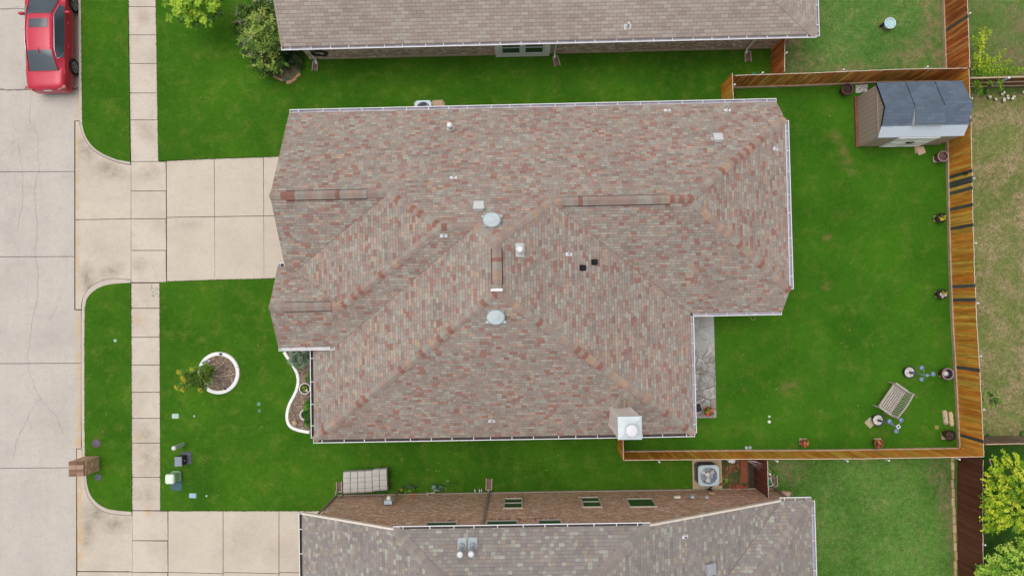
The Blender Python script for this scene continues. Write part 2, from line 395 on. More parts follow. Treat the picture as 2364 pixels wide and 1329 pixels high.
# ------------------------------------------------------------------ ground, road, paving
def slab(mb, pts, z1, gap=0.014, z0=-0.2, m=0): mb.prism(inset([(p.x, p.y) for p in pts], gap) if gap else [(p.x, p.y) for p in pts], z0, z1, m)
g = MB(); g.prism([(-400, -400), (400, -400), (400, 400), (-400, 400)], -1.0, -0.26)
structure('ground', g, lawnmat('far_grass', S(88, 116, 48), S(70, 100, 40), S(140, 130, 80), 0.4))
g = MB(); g.prism([(-32, -60), (19.6, -60), (19.6, 60), (-32, 60)], -0.25, -0.215); structure('soil', g, M['joint'])
g = MB()
ZR = -0.11
ry = [1800, 1379, 1079, 838, 592, 396, 207, 20, -170, -400, -700]
for a, b in zip(ry[:-1], ry[1:]):
    def edge(v): return 187.5 if (v < 280 or 715 < v < 1035) else (172 if v < 900 else 176.3)
    vs = [v for v in (a, 1035, 715, 279, b) if b <= v <= a]; vs = sorted(set(vs), reverse=True)
    pts = [P(-500, a + 3, ZR)]
    for i, v in enumerate(vs[:-1]):
        e = edge((v + vs[i + 1]) / 2); pts += [P(e, v - 1.0 * (v - 690) / 9999, ZR), P(e, vs[i + 1], ZR)]
    pts.append(P(-500, b + 3, ZR)); slab(g, pts, ZR, 0.012)
yR = lambda v: P(178, v, 0).y
rust = [(P(180, v, 0).x, P(180, v, 0).y, 0.28, 3.4, 0) for v in (60, 740, 880, 1000, 1150, 1280, 330)]
structure('road', g, concrete('road_concrete', S(201, 194, 184), S(180, 173, 164), 0.6, rust=rust))
gx = lambda u, v: (P(u, v).x, P(u, v).y)
# kerbs (upper, lower), gutter pans and aprons
ko1 = [(180, -200), (180, 0), (181, 193), (182, 277), (187, 306), (205, 340), (235, 361), (271, 375), (301, 380.5)]
ki1 = [(301, 374), (271, 369), (241, 358), (214, 340), (196, 313), (190, 286), (189, 193), (187, 0), (187, -200)]
ko2 = [(302, 646), (265, 642), (235, 646), (211, 658), (193, 679), (187, 700), (186.5, 860), (187.5, 1030), (192, 1090), (196, 1133), (208, 1158), (230, 1178), (257, 1187), (304, 1190)]
ki2 = [(304, 1180), (275, 1178), (248, 1174), (226, 1162), (210, 1144), (202, 1122), (199, 1095), (196, 1040), (195.5, 860), (196, 700), (205, 682), (223, 666), (247, 657), (271, 654), (302, 652.5)]
def strip(mb, pts, z0, z1, cut=2.4):
    mb.prism([(p.x, p.y) for p in pts], z0, z1)
def fine(poly, k=3):                       # round a traced curve off
    q = [Vector(p) for p in poly]
    for _ in range(k):
        r = [q[0]]
        for a, b in zip(q[:-1], q[1:]): r += [a * .75 + b * .25, a * .25 + b * .75]
        q = r + [q[-1]]
    return [(p.x, p.y) for p in q]
kb = MB()
for o_, i_ in ((ko1, ki1), (ko2, ki2)):
    a = px(fine(o_, 2)); b = px(fine(list(reversed(i_)), 2)); n = 60
    def along(L, n):
        d = [0]
        for p, q in zip(L[:-1], L[1:]): d.append(d[-1] + (q - p).length)
        out = []; j = 0
        for i in range(n + 1):
            t = d[-1] * i / n
            while j < len(d) - 2 and d[j + 1] < t: j += 1
            out.append(L[j].lerp(L[j + 1], (t - d[j]) / max(1e-6, d[j + 1] - d[j])))
        return out
    A = along(a, n); B = along(b, n); z = Vector((0, 0, 1))
    rings = [[p - z * .2, p + z * -.03, p.lerp(q, .22) + z * .012, q + z * .015, q - z * .2] for p, q in zip(A, B)]
    kb.loft(rings, closed=False)
structure('kerb', kb, M['kerb'])
ap = MB()
a1 = px([(172.5, 279), (182, 279)] + fine(ko1[3:], 2) + [(302, 381), (302, 505), (172.5, 507)])
a2 = px([(172.5, 507), (302, 505)] + fine(ko2[:6], 2) + [(187, 714), (172.5, 714)])
slab(ap, a1, -0.03); slab(ap, a2, -0.03)
a3 = px([(176, 1036), (187.5, 1036)] + fine(ko2[7:], 2) + [(305, 1190.5), (305, 1319), (177, 1318)]); slab(ap, a3, -0.03)
slab(ap, px([(177, 1319), (305, 1320), (305, 1700), (178, 1700)]), -0.03)
bl = lambda L: [gx(u, v) + (a, b, c) for u, v, a, b, c in L]
structure('driveway_apron', ap, concrete('apron_concrete', S(210, 198, 182), S(182, 170, 156), 0.5, lines=False,
    blobs=bl([(196, 345, .5, .9, 30), (250, 392, 1.1, .5, -20), (205, 665, .35, .6, 0), (255, 625, .9, .4, 20), (200, 640, .5, .9, 0), (220, 1185, .9, .9, 0), (265, 1210, 1.2, .5, 0), (200, 1230, .45, 1.1, 0)]), bcol=S(128, 117, 105),
    rust=bl([(178, 330, .14, 1.2, 0), (178, 600, .14, 2.6, 0), (178, 450, .14, 2.6, 0), (182, 1150, .2, 2.6, 0), (182, 1250, .3, 1.6, 0)])))
sw = MB()
uL = lambda v: 296 + (v - 0) * 0.0155 if v < 380 else 302 + (v - 646) * 0.0045
uR = lambda v: 360 + v * 0.016 if v < 380 else 368.5 + (v - 650) * 0.004
js = [-190, -122, -52, 16, 81, 147, 215, 277, 373]
for a, b in zip(js[:-1], js[1:]): slab(sw, px([(uL(a), a), (uR(a), a), (uR(b), b), (uL(b), b)]), 0.0)
js = [653, 711, 778, 842, 905, 965, 1022, 1101, 1177.5]
for a, b in zip(js[:-1], js[1:]): slab(sw, px([(uL(a), a), (uR(a), a), (uR(b), b), (uL(b), b)]), 0.0)
js = [373, 441, 505, 578, 652]
for a, b in zip(js[:-1], js[1:]): slab(sw, px([(302, a), (383, a), (384, b), (302.5, b)]), 0.0)
js = [1178, 1247, 1320, 1400, 1480]
for a, b in zip(js[:-1], js[1:]): slab(sw, px([(305, a), (387, a + 1), (388, b), (305, b)]), 0.0)
structure('sidewalk', sw, concrete('sidewalk_concrete', S(212, 200, 186), S(182, 168, 152), 0.6, lines=False,
    blobs=bl([(338, 300, .6, .8, 20), (330, 40, .4, .5, 0), (345, 400, .7, .5, 0), (340, 1060, .8, 1.6, 0), (335, 1000, .5, .5, 0), (320, 610, .5, .5, 0), (335, 1140, .9, .8, 0)]), bcol=S(160, 140, 122),
    rust=bl([(318, 738, .22, .35, 0), (319, 1012, .2, .3, 15), (342, 1180, .22, .3, 0)])))
dr = MB()
xs = [(384, 371.5, 650), (494.5, 366, 646), (608, 362.5, 643.5), (760, 356, 640)]
for (u0, t0, b0), (u1, t1, b1) in zip(xs[:-1], xs[1:]):
    m0 = 505 - (u0 - 172) * .015; m1 = 505 - (u1 - 172) * .015
    slab(dr, px([(u0, t0), (u1, t1), (u1 + 1, m1), (u0 + .5, m0)]), 0.0); slab(dr, px([(u0 + .5, m0), (u1 + 1, m1), (u1 + 2, b1), (u0 + 1, b0)]), 0.0)
xs = [388, 515, 644, 780]
for u0, u1 in zip(xs[:-1], xs[1:]):
    slab(dr, px([(u0, 1178.5), (u1, 1178.5), (u1, 1323), (u0, 1320)]), 0.0); slab(dr, px([(u0, 1320), (u1, 1323), (u1, 1480), (u0, 1480)]), 0.0)
structure('driveway', dr, concrete('driveway_concrete', S(211, 199, 183), S(191, 178, 163), 0.55, lines=False,
    blobs=bl([(440, 520, .9, .35, 0), (560, 1250, 1.6, 1.2, 20), (640, 1270, 1.2, .8, 0)]), bcol=S(178, 164, 150)))
# cracks and sealed joints
cr = MB()
def crack(pts, w, z):
    w *= .62 if w < .05 else .9
    q = px(pts, z); rr = []
    for a, b in zip(q[:-1], q[1:]):
        n = max(2, int((b - a).length / 0.12))
        for i in range(n):
            d = (b - a).normalized(); rr.append(a.lerp(b, i / n) + Vector((-d.y, d.x, 0)) * random.uniform(-.035, .035))
    rr.append(q[-1])
    for i, (a, b) in enumerate(zip(rr[:-1], rr[1:])):
        d = (b - a).normalized(); s_ = Vector((-d.y, d.x, 0)) * w * random.uniform(.5, 1) * .5
        cr.face((a - s_, b - s_, b + s_, a + s_))
zc = ZR + .004
for t in [[(70, 205), (72, 240), (68, 275), (87, 315), (90, 395), (80, 440), (82, 480), (87, 540), (80, 588), (88, 625), (86, 690), (72, 760), (64, 820), (66, 850), (80, 890), (93, 920), (130, 962), (148, 1000)],
          [(42, 320), (48, 365), (52, 405), (53, 465), (45, 500), (40, 530)], [(44, 318), (25, 335), (2, 360)], [(53, 428), (80, 434)], [(93, 920), (75, 940), (62, 970), (40, 1010), (30, 1060)], [(130, 707), (122, 725), (115, 735)]]: crack(t, 0.018, zc)
crack([(-60, 209), (60, 206.5), (150, 205), (181, 203)], 0.075, zc)
crack([(0, 25), (48, 15)], 0.02, zc)
structure('road_crack', cr, plain('crack_filler', S(128, 120, 113), 0.9))

# lawns: each a 4 cm thick bed of turf
def lawn(poly, mat, z=0.03, zb=-0.2):
    mb = MB(); mb.prism(poly, zb, z); return structure('lawn', mb, mat)
XS1 = lambda v: gx(uR(v) + .3, v)
lawn([gx(uR(-300) - 1, -300), gx(360, 0), gx(364.3, 280), gx(366.3, 371.5), gx(500, 365.5), gx(700, 358.5), (-8.7, 6.65), (-8.7, 7.7), (9.05, 7.7), (9.05, 9.55), (11.3, 9.55), (11.3, 24)], M['lawn'])
lawn([gx(187.5, -300), gx(187.5, 0), gx(189.3, 193), gx(190.4, 286)] + [gx(*q) for q in fine(list(reversed(ki1[1:6])), 2)][1:] + [gx(300.7, 373.5), gx(299.5, 280), gx(295.7, 0), gx(293, -300)], M['lawn'])
lawn([gx(*q) for q in fine(list(reversed(ki2)), 2)] + [gx(304.5, 1178), gx(303.5, 900), gx(301.8, 654)], M['lawn'])
lawn([gx(369.3, 651), gx(383, 650.5), gx(500, 646.3), gx(700, 642), (-8.4, 1.2), (-8.4, -4.6), (4.1, -4.6), (4.1, -6.55), (7.3, -6.55), (7.3, -8.15), (-8.2, -8.15), gx(740, 1178), gx(520, 1178), gx(371, 1177.5), gx(370.3, 1100), gx(370, 900)], M['lawn'])
brown = bl([(1945, 345, .32, 1.25, 22), (1930, 318, .4, .5, 0), (1955, 375, .4, .5, 0), (1908, 550, .3, .22, 30), (1906, 660, .35, .3, 0), (1400, 1035, .6, .35, 0), (1820, 890, .7, .5, 0), (1960, 395, .4, .3, 0)])
lawn([(9.05, 9.55), (18.95, 9.55), (18.95, -6.6), (4.1, -6.6), (4.1, -4.6), (6.2, -4.6), (6.2, 0.2), (10.0, 0.2), (10.0, 7.7), (9.05, 7.7)],
     lawnmat('back_lawn_grass', S(68, 116, 25), S(54, 101, 21), S(122, 126, 56), 0.4, blobs=brown, bare=S(122, 112, 62)))
dD = bl([(1850, 150, 1.6, .7, 0), (1960, 165, 2.4, .5, 0), (2110, 120, 1.8, .9, 20), (2150, 60, .7, 2.6, 0), (2165, 140, .6, 1.2, 0), (1830, 110, .7, 1.0, 0)])
lawn([(11.3, 24), (11.3, 9.55), (18.95, 9.55), (18.95, 24)], lawnmat('corner_lawn_grass', S(98, 134, 64), S(80, 120, 52), S(152, 146, 96), 0.6, blobs=dD, bare=S(150, 128, 98), grain=2.2))
dE = bl([(2170, 1090, .7, .8, 0), (2180, 1150, .5, 2.4, 0), (1830, 1090, .9, .6, 20), (1800, 1075, .8, .35, 0), (2195, 1200, .3, 3, 0)])
lawn([(10.15, -6.6), (18.95, -6.6), (18.95, -20), (10.7, -20), (10.7, -8.2), (10.15, -8.2)], lawnmat('side_yard_grass', S(98, 136, 60), S(78, 118, 46), S(136, 138, 90), 0.6, blobs=dE, bare=S(140, 122, 96), grain=2.4))
lawn([(19.0, 24), (19.0, 9.0), (45, 9.0), (45, 24)], lawnmat('rough_grass', S(104, 130, 66), S(86, 116, 50), S(146, 126, 94), 0.5, blobs=bl([(2330, 130, 1.8, 1.0, 0), (2370, 60, 1, 1, 0)]), bare=S(134, 116, 92), grain=1.8, bareamt=0.5))
lawn([(19.0, 9.0), (45, 9.0), (45, -6.15), (19.0, -6.15)], lawnmat('dry_grass', S(122, 132, 74), S(110, 120, 66), S(158, 146, 106), 0.9, bare=S(164, 142, 112), grain=2.3, bareamt=1.0))
lawn([(19.0, -6.15), (45, -6.15), (45, -24), (19.0, -24)], lawnmat('green_corner_grass', S(64, 104, 40), S(52, 90, 32), S(110, 116, 60), 0.4, grain=1.6))  # turf of a deeper green in the corner yard
# ------------------------------------------------------------------ roofs
def nrm(pts):
    n = Vector((0, 0, 0)); k = len(pts)
    for i in range(k):
        a, b = Vector(pts[i]), Vector(pts[(i + 1) % k]); n += Vector(((a.y - b.y) * (a.z + b.z), (a.z - b.z) * (a.x + b.x), (a.x - b.x) * (a.y + b.y)))
    n.normalize(); return n if n.z > 0 else -n
def roof_face(mb, pts):
    pts = [Vector(p) for p in pts]; n = Vector((0, 0, 0)); k = len(pts)
    for i in range(k):
        a, b = pts[i], pts[(i + 1) % k]; n += Vector(((a.y - b.y) * (a.z + b.z), (a.z - b.z) * (a.x + b.x), (a.x - b.x) * (a.y + b.y)))
    if n.z < 0: pts.reverse(); n = -n
    n.normalize(); e = Vector((0, 0, 1)).cross(n).normalized(); s_ = n.cross(e)
    o = 31.0 * (e.x + 2 * e.y)
    mb.face(pts, 0, [(p.dot(e) + o, p.dot(s_)) for p in pts])
    dn = Vector((0, 0, -.13)); mb.face([p + dn for p in reversed(pts)], 1)
    return n
def skirt(mb, segs, h=.15, m=1):
    for a, b in segs:
        a, b = Vector(a), Vector(b); z = Vector((0, 0, h)); mb.face((a - z, b - z, b, a), m)
def caps(parent, a, b, n1, n2, mat, w=.155, pitch=.19, skip=None, name='ridge_cap'):
    a, b = Vector(a), Vector(b); L = (b - a).length; d = (b - a).normalized(); mb = MB()
    if abs(d.z) > 0.02 and d.z < 0: a, b, d = b, a, -d       # laid from the bottom up
    l1 = d.cross(n1); l1 = l1 if l1.z < 0 else -l1
    l2 = d.cross(n2); l2 = l2 if l2.z < 0 else -l2
    if skip and skip[0] > .08 and L - skip[1] > .08:
        caps(parent, a, a + d * skip[0], n1, n2, mat, w, pitch); return caps(parent, a + d * skip[1], b, n1, n2, mat, w, pitch)
    up = (n1 + n2).normalized(); n = max(1, round(L / pitch)); last = random.random()
    for i in range(n):
        t0, t1 = L * i / n, L * (i + 1) / n + .02
        if skip and skip[0] < (t0 + t1) / 2 < skip[1]: continue
        pv = last; last = random.random()
        if .55 < pv < .75 and .5 < last < .8: last = random.uniform(0, .5)
        hi, lo = .045, .022; j = random.uniform(-.006, .006)
        q0 = [a + d * t0 + l1 * w + n1 * hi * .6, a + d * (t0 - .008) + l1 * w * .45 + up * hi * .9, a + d * (t0 - .012) + up * hi, a + d * (t0 - .008) + l2 * w * .45 + up * hi * .9, a + d * t0 + l2 * w + n2 * hi * .6]
        q1 = [a + d * t1 + l1 * w + n1 * lo * .6, a + d * t1 + l1 * w * .45 + up * lo * .9, a + d * t1 + up * lo, a + d * t1 + l2 * w * .45 + up * lo * .9, a + d * t1 + l2 * w + n2 * lo * .6]
        for k in range(4): mb.face((q0[k], q0[k + 1], q1[k + 1], q1[k]), 0, None, last)
        dn = up * -.05
        for k in range(4): mb.face((q0[k] + dn, q0[k + 1] + dn, q0[k + 1], q0[k]), 0, None, last)
        mb.face((q0[0], q1[0], q1[0] - n1 * .05, q0[0] - n1 * .05), 0, None, last); mb.face((q0[4] - n2 * .05, q1[4] - n2 * .05, q1[4], q0[4]), 0, None, last)
    return mb.build(name, mat, parent)
def ridge_vent(parent, a, b, n1, n2, mat, w=.165, h=.075):
    a, b = Vector(a), Vector(b); d = (b - a).normalized(); L = (b - a).length; mb = MB()
    l1 = d.cross(n1); l1 = l1 if l1.z < 0 else -l1
    l2 = d.cross(n2); l2 = l2 if l2.z < 0 else -l2
    n = round(L / .17); last = .5
    for i in range(n):
        t0, t1 = L * i / n, L * (i + 1) / n
        if random.random() < .9: last = random.random()
        R0 = [a + d * t0 + l1 * w + n1 * h * .8, a + d * t0 + Vector((0, 0, h + .02)), a + d * t0 + l2 * w + n2 * h * .8]
        R1 = [a + d * t1 + l1 * w + n1 * h * .8, a + d * t1 + Vector((0, 0, h + .012)), a + d * t1 + l2 * w + n2 * h * .8]
        mb.face((R0[0], R0[1], R1[1], R1[0]), 0, None, last); mb.face((R0[1], R0[2], R1[2], R1[1]), 0, None, last)
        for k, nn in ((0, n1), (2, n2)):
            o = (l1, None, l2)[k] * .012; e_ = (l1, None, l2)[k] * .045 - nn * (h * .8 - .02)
            mb.face((R0[k], R1[k], R1[k] + e_, R0[k] + e_), 1)  # black strip outside the vent edge stands in for its overhang's shade
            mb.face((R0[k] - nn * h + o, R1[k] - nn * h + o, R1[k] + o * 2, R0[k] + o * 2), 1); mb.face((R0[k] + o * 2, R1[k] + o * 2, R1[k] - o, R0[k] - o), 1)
    for p, s_ in ((a, -1), (b, 1)):
        mb.face((p + l1 * w, p + l1 * w + n1 * h * .8, p + Vector((0, 0, h + .02)), p + l2 * w + n2 * h * .8, p + l2 * w), 0, None, .3)
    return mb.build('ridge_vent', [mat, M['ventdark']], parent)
STRAP = {}
def gutter(parent, p0, p1, out, inner='gutin', nst=None, outer='white', ends=(True, True)):
    p0, p1 = Vector(p0), Vector(p1); o = Vector((out[0], out[1], 0)); d = (p1 - p0).normalized(); L = (p1 - p0).length; z = Vector((0, 0, 1)); mb = MB()
    W, D, T = .15, .105, .02; p0 = p0 + o * .035; p1 = p1 + o * .035
    prof = [(0, 0, 1), (0, -D, 1), (W * .75, -D, 1), (W, -D * .35, 1), (W, 0, 1)]
    def ln(pts, m, rev=False):
        for (a, b) in zip(pts[:-1], pts[1:]):
            q = [p0 + o * a[0] + z * a[1], p1 + o * a[0] + z * a[1], p1 + o * b[0] + z * b[1], p0 + o * b[0] + z * b[1]]
            mb.face(q if not rev else q[::-1], m)
    ln([(0, 0), (0, -D), (W * .75, -D), (W, -D * .35), (W, 0.008)], 0)
    ln([(W, .008), (W - T * 1.6, .008), (W - T * 1.6, -.012)], 0)
    ln([(.006, 0.0), (.006, -D + .006), (W * .72, -D + .006), (W - .012, -D * .35), (W - .02, -.004)], 1, True)
    ln([(-.05, .03), (.014, .012), (.014, -.01)], 0)
    for p, s_ in ((p0, -1), (p1, 1)):
        q = p + d * .004 * s_
        mb.face([q + o * a + z * b for a, b in ((0, .006), (0, -D), (W * .75, -D), (W, -D * .35), (W, .006))], 0); mb.box(p - d * s_ * .012 + o * (W / 2) + z * .0, (.022, W, .014) if abs(o.y) > .5 else (W, .022, .014), 0, 0)
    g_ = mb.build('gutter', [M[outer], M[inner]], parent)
    n = nst or max(2, round(L / .85)); sm = None
    for i in range(n):
        c = p0.lerp(p1, (i + .5 + random.uniform(-.12, .12)) / n) + o * (W / 2) + z * .004
        s_ = MB(); s_.box(c, (.03, W, .006) if abs(o.y) > .5 else (W, .03, .006)); s_.build('gutter_strap', M[outer], g_)
    return g_
def wall_uv(mb, pts, m=0):
    pts = [Vector(p) for p in pts]; n = (pts[1] - pts[0]).cross(pts[2] - pts[1]).normalized(); e = Vector((0, 0, 1)).cross(n)
    e = e.normalized() if e.length > .1 else Vector((1, 0, 0)); mb.face(pts, m, [(p.dot(e), p.z) for p in pts])
def walls(mb, poly, z0, z1, m=0):
    if sum(poly[i][0] * poly[(i + 1) % len(poly)][1] - poly[(i + 1) % len(poly)][0] * poly[i][1] for i in range(len(poly))) < 0: poly = poly[::-1]
    for a, b in zip(poly, poly[1:] + poly[:1]):
        wall_uv(mb, ((a[0], a[1], z0), (b[0], b[1], z0), (b[0], b[1], z1), (a[0], a[1], z1)), m)
    mb.face([(p[0], p[1], z1) for p in poly], 1)
def downspout(parent, pts, mat, r=.045):
    mb = MB(); mb.tube(pts, r, sq=True); return mb.build('downspout', mat, parent)

# ---------------- the house in the middle
house = thing('brick_house', 'long single-storey house with brown and red mottled shingle roof in the middle', 'house', (0, 0, 0))
N_ = lambda y: 2.8 + .65 * (8.1 - y)
V = dict(NW=(-9.42, 8.1, 2.8), NE=(10.5, 8.1, 2.8), J1=(10.62, 7.254, 3.35), J2=(10.62, .416, 3.35), SE=(10.5, -.43, 2.8), IC=(6.8, -.43, 2.8), ES=(6.8, -5.27, 2.8), WS=(-8.56, -5.27, 2.8),
         R1L=(-9.42, 4.32, 5.257), R1E=(-4.945, 4.32, 5.257), PA=(-2.87, 2.91, 6.174), PA2=(-1.654, 2.91, 6.174), PBN=(-.88, 2.334, 6.548), PBS=(-.88, .496, 6.548),
         RCL=(1.12, 3.835, 5.572), RCR=(6.226, 3.835, 5.572), R2L=(-9.8, .135, 4.37), R2E=(-6.96, .135, 4.37), TIP=(-9.045, 1.545, 3.453), G1S=(-9.42, 1.545, 3.453), G2N=(-9.8, 1.78, 3.30), G2C=(-9.42, 1.78, 3.30),
         G2S=(-9.8, -1.48, 3.32), VA=(-7.49, -1.48, 3.32), WN=(-8.56, -1.3, 2.8))
V = {k: Vector(v) for k, v in V.items()}
rf = MB(); F = {}
for k, L in dict(N='NW NE J1 RCR RCL PBN PA2 PA R1E R1L', G1='R1L R1E TIP G1S', G2='R2L R2E TIP G1S G2C G2N', WA='R1E PA R2E TIP', SA='R2L R2E PA PA2 VA G2S', WB='PA2 PBN PBS WS WN VA', SB='PBS ES WS',
                 EB='PBN RCL IC ES PBS', SC='RCL RCR J2 SE IC', EC='RCR J1 J2').items(): F[k] = roof_face(rf, [V[q] for q in L.split()])
skirt(rf, [(V[a], V[b]) for a, b in ('NW NE', 'NE J1', 'J1 J2', 'J2 SE', 'SE IC', 'IC ES', 'ES WS', 'WS WN', 'G2S VA', 'G2S R2L', 'R2L G2N', 'G2N G2C', 'G1S R1L', 'R1L NW') for a, b in [(a_, b_) for a_, b_ in [(a + ' ' + b).split()]]] if False else [tuple(V[q] for q in s_.split()) for s_ in ('NW NE', 'NE J1', 'J1 J2', 'J2 SE', 'SE IC', 'IC ES', 'ES WS', 'WS WN', 'G2S VA', 'G2S R2L', 'R2L G2N', 'G2N G2C', 'G1S R1L', 'R1L NW')])
roof = rf.build('roof', [M['shing'], M['soffit']], house)
wl = MB()
walls(wl, [(-9.0, 7.7), (10.1, 7.7), (10.1, 0.0), (6.35, 0.0), (6.35, -4.85), (-8.15, -4.85), (-8.15, -1.1), (-9.4, -1.1), (-9.4, 1.5), (-9.0, 1.5)], 0, 2.62)
for q in (((-9.0, 7.7), (-9.0, 4.32), (-9.0, 1.6), 5.0, 3.3), ((-9.4, 1.5), (-9.4, .135), (-9.4, -1.1), 4.1, 3.15)):
    a, b, c, zt, zc_ = q; wall_uv(wl, ((a[0], a[1], 2.62), (a[0], a[1], 2.66 if zt > 4.5 else 3.15), (b[0], b[1], zt), (c[0], c[1], zc_), (c[0], c[1], 2.62)))
wl.build('wall', [M['brickM'], M['soffit']], house)
vp = MB()                                # valley creases: shingles cut along a line
def valley(a, b, n1, n2):
    d = (b - a).normalized()
    for n in (n1, n2):
        l = d.cross(n); l = l if l.z > 0 else -l
        vp.face((a + n * .006, b + n * .006, b + l * .012 + n * .006, a + l * .012 + n * .006))
valley(V['RCL'], V['IC'], F['EB'], F['SC']); valley(V['PA2'], V['VA'], F['SA'], F['WB']); valley(V['R1E'], V['TIP'], F['WA'], F['G1']); valley(V['R2E'], V['TIP'], F['WA'], F['G2'])
vp.build('valley_crease', plain('valley_edge', S(134, 114, 105), 0.95, var=.3, sc=3), roof)
def rv(a, b, n1, n2, u0, u1, by='x'):    # ridge with a raised vent along part of it
    A, B = V[a], V[b]; L = (B - A).length; t0 = (u0 - A.x) if by == 'x' else (A.y - u0); t1 = (u1 - A.x) if by == 'x' else (A.y - u1)
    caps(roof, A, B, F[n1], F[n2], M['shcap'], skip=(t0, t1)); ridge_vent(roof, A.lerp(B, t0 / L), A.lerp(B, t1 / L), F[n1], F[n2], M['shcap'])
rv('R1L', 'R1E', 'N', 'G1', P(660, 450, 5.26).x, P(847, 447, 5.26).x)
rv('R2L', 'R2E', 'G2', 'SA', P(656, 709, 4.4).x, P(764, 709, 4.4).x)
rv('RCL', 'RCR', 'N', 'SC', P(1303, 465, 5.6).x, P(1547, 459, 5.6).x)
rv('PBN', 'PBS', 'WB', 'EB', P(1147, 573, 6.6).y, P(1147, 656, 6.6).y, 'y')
for a, b, n1, n2 in (('R1E', 'PA', 'N', 'WA'), ('R2E', 'PA', 'WA', 'SA'), ('PA', 'PA2', 'N', 'SA'), ('PA2', 'PBN', 'N', 'WB'), ('PBN', 'RCL', 'N', 'EB'), ('PBS', 'WS', 'WB', 'SB'), ('PBS', 'ES', 'EB', 'SB'), ('RCR', 'J1', 'N', 'EC'), ('RCR', 'J2', 'EC', 'SC')):
    caps(roof, V[a], V[b], F[n1], F[n2], M['shcap'])
q = MB(); c = P(1147, 669, 6.6); q.box((c.x, c.y, 6.62), (.42, .1, .06)); q.build('ridge_flashing', M['white'], roof)
zg = 2.78
for a, b, o, inn, ends in (((-9.4, 8.06), (10.5, 8.06), (0, 1), 'gutin', 0), ((10.6, 7.2), (10.6, .46), (1, 0), 'gutin', 3.33), ((10.48, -.38), (6.9, -.38), (0, -1), 'gutin', 0), ((6.75, -.55), (6.75, -5.25), (1, 0), 'gutin', 0), ((6.86, -5.22), (-8.6, -5.22), (0, -1), 'gutdark', 0),
                     ((-8.51, -5.2), (-8.51, -1.4), (-1, 0), 'gutdark', 0), ((-9.8, -1.43), (-7.55, -1.43), (0, -1), 'white', 3.29), ((-9.8, 1.73), (-9.42, 1.73), (0, 1), 'gutdark', 3.27)):
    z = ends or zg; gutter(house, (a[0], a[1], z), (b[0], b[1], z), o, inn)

# things on its roof are parts of it
def sloped(n): return Vector((0, 0, 1)).rotation_difference(n).to_matrix()
def on(key, u, v):                       # where a sight line meets that roof plane
    n = F[key]; p = {'N': 'NW', 'G1': 'R1L', 'SB': 'ES', 'EB': 'ES', 'SC': 'SE', 'EC': 'J1', 'SA': 'PA', 'WA': 'PA'}[key]; p = V[p]
    return PP(u, v, -n.x / n.z, -n.y / n.z, p.z + (n.x * p.x + n.y * p.y) / n.z)
def flue(parent, p, n, h, rad=.075, capr=.11, plate=(.42, .36), seedname='flue_pipe'):
    mb = MB(); Q = sloped(n); mb.box(p + n * .012, (plate[0], plate[1], .008), rot=Q)
    mb.lathe(p, [(rad * 2.0, .0), (rad * 1.7, .05), (rad * 1.05, .13)], 16); mb.lathe(p, [(rad, 0), (rad, h)], 16, 0)
    f_ = mb.build(seedname, M['flash'], parent); k = MB()
    k.lathe(p + Vector((0, 0, h)), [(rad * .9, -.05), (rad * .9, .03), (capr, .04), (capr, .1), (capr * .55, .13)], 16, cap1=True); k.build('flue_cap', M['white'], f_)
def boot(parent, p, n, h=.16, rad=.03):
    mb = MB(); Q = sloped(n); mb.box(p + n * .012 + Q @ Vector((0, -.03, 0)), (.27, .13, .008), rot=Q); mb.lathe(p, [(.075, -.02), (.05, .07), (rad, .1)], 12); mb.lathe(p, [(rad, 0), (rad, h)], 12)
    mb.lathe(p + Vector((0, 0, h)), [(rad, 0), (rad * .7, .001)], 12); f_ = mb.build('pipe_boot', M['white'], parent); k = MB(); k.lathe(p + Vector((0, 0, h + .001)), [(rad * .75, .0), (.001, .001)], 12); k.build('pipe_opening', M['ventdark'], f_)
def boxvent(parent, p, n, mat=None, s_=.36):
    mb = MB(); Q = sloped(n); mb.box(p + n * .01 + Q @ Vector((0, .07, 0)), (s_ * 1.25, s_ * .55, .01), rot=Q)
    mb.box(p + n * .09, (s_ * .82, s_ * .8, .14), rot=Q); mb.box(p + n * .185, (s_, s_, .05), rot=Q); return mb.build('box_vent', mat or M['flash'], parent)
def domevent(parent, p, n):
    mb = MB(); Q = sloped(n); mb.box(p + n * .01, (.6, .6, .012), rot=Q); mb.lathe(p, [(.2, -.1), (.2, .24)], 24, sy=.84)
    c = p + n * .10
    mb.lathe(p + Vector((0, 0, .2)), [(.22, -.03), (.325, -.02), (.34, .02), (.32, .05), (.27, .075), (.245, .068), (.15, .095), (.0, .11)], 32, sy=.84)
    for s_ in (-1, 1): mb.box(p + Vector((s_ * .32, .13 if n.y > 0 else -.17, .17)), (.1, .08, .05), s_ * .5)
    return mb.build('dome_vent', M['galv'], parent)
flue(roof, on('N', 1041, 297), F['N'], .55, plate=(.3, .2)); flue(roof, on('EB', 1200, 577), F['EB'], .42, .1, .13, plate=(.34, .5))
for k, u, v in (('N', 1047, 409), ('N', 1540, 254), ('N', 1679, 254), ('EC', 1790, 342), ('EB', 1313, 585), ('SB', 1135, 970), ('SA', 1024, 542)): boot(roof, on(k, u, v), F[k])
boxvent(roof, on('N', 1106, 481), F['N']); boxvent(roof, on('N', 1656, 324), F['N'])
domevent(roof, on('N', 1136, 509), F['N']); domevent(roof, on('SB', 1145, 732), F['SB'])
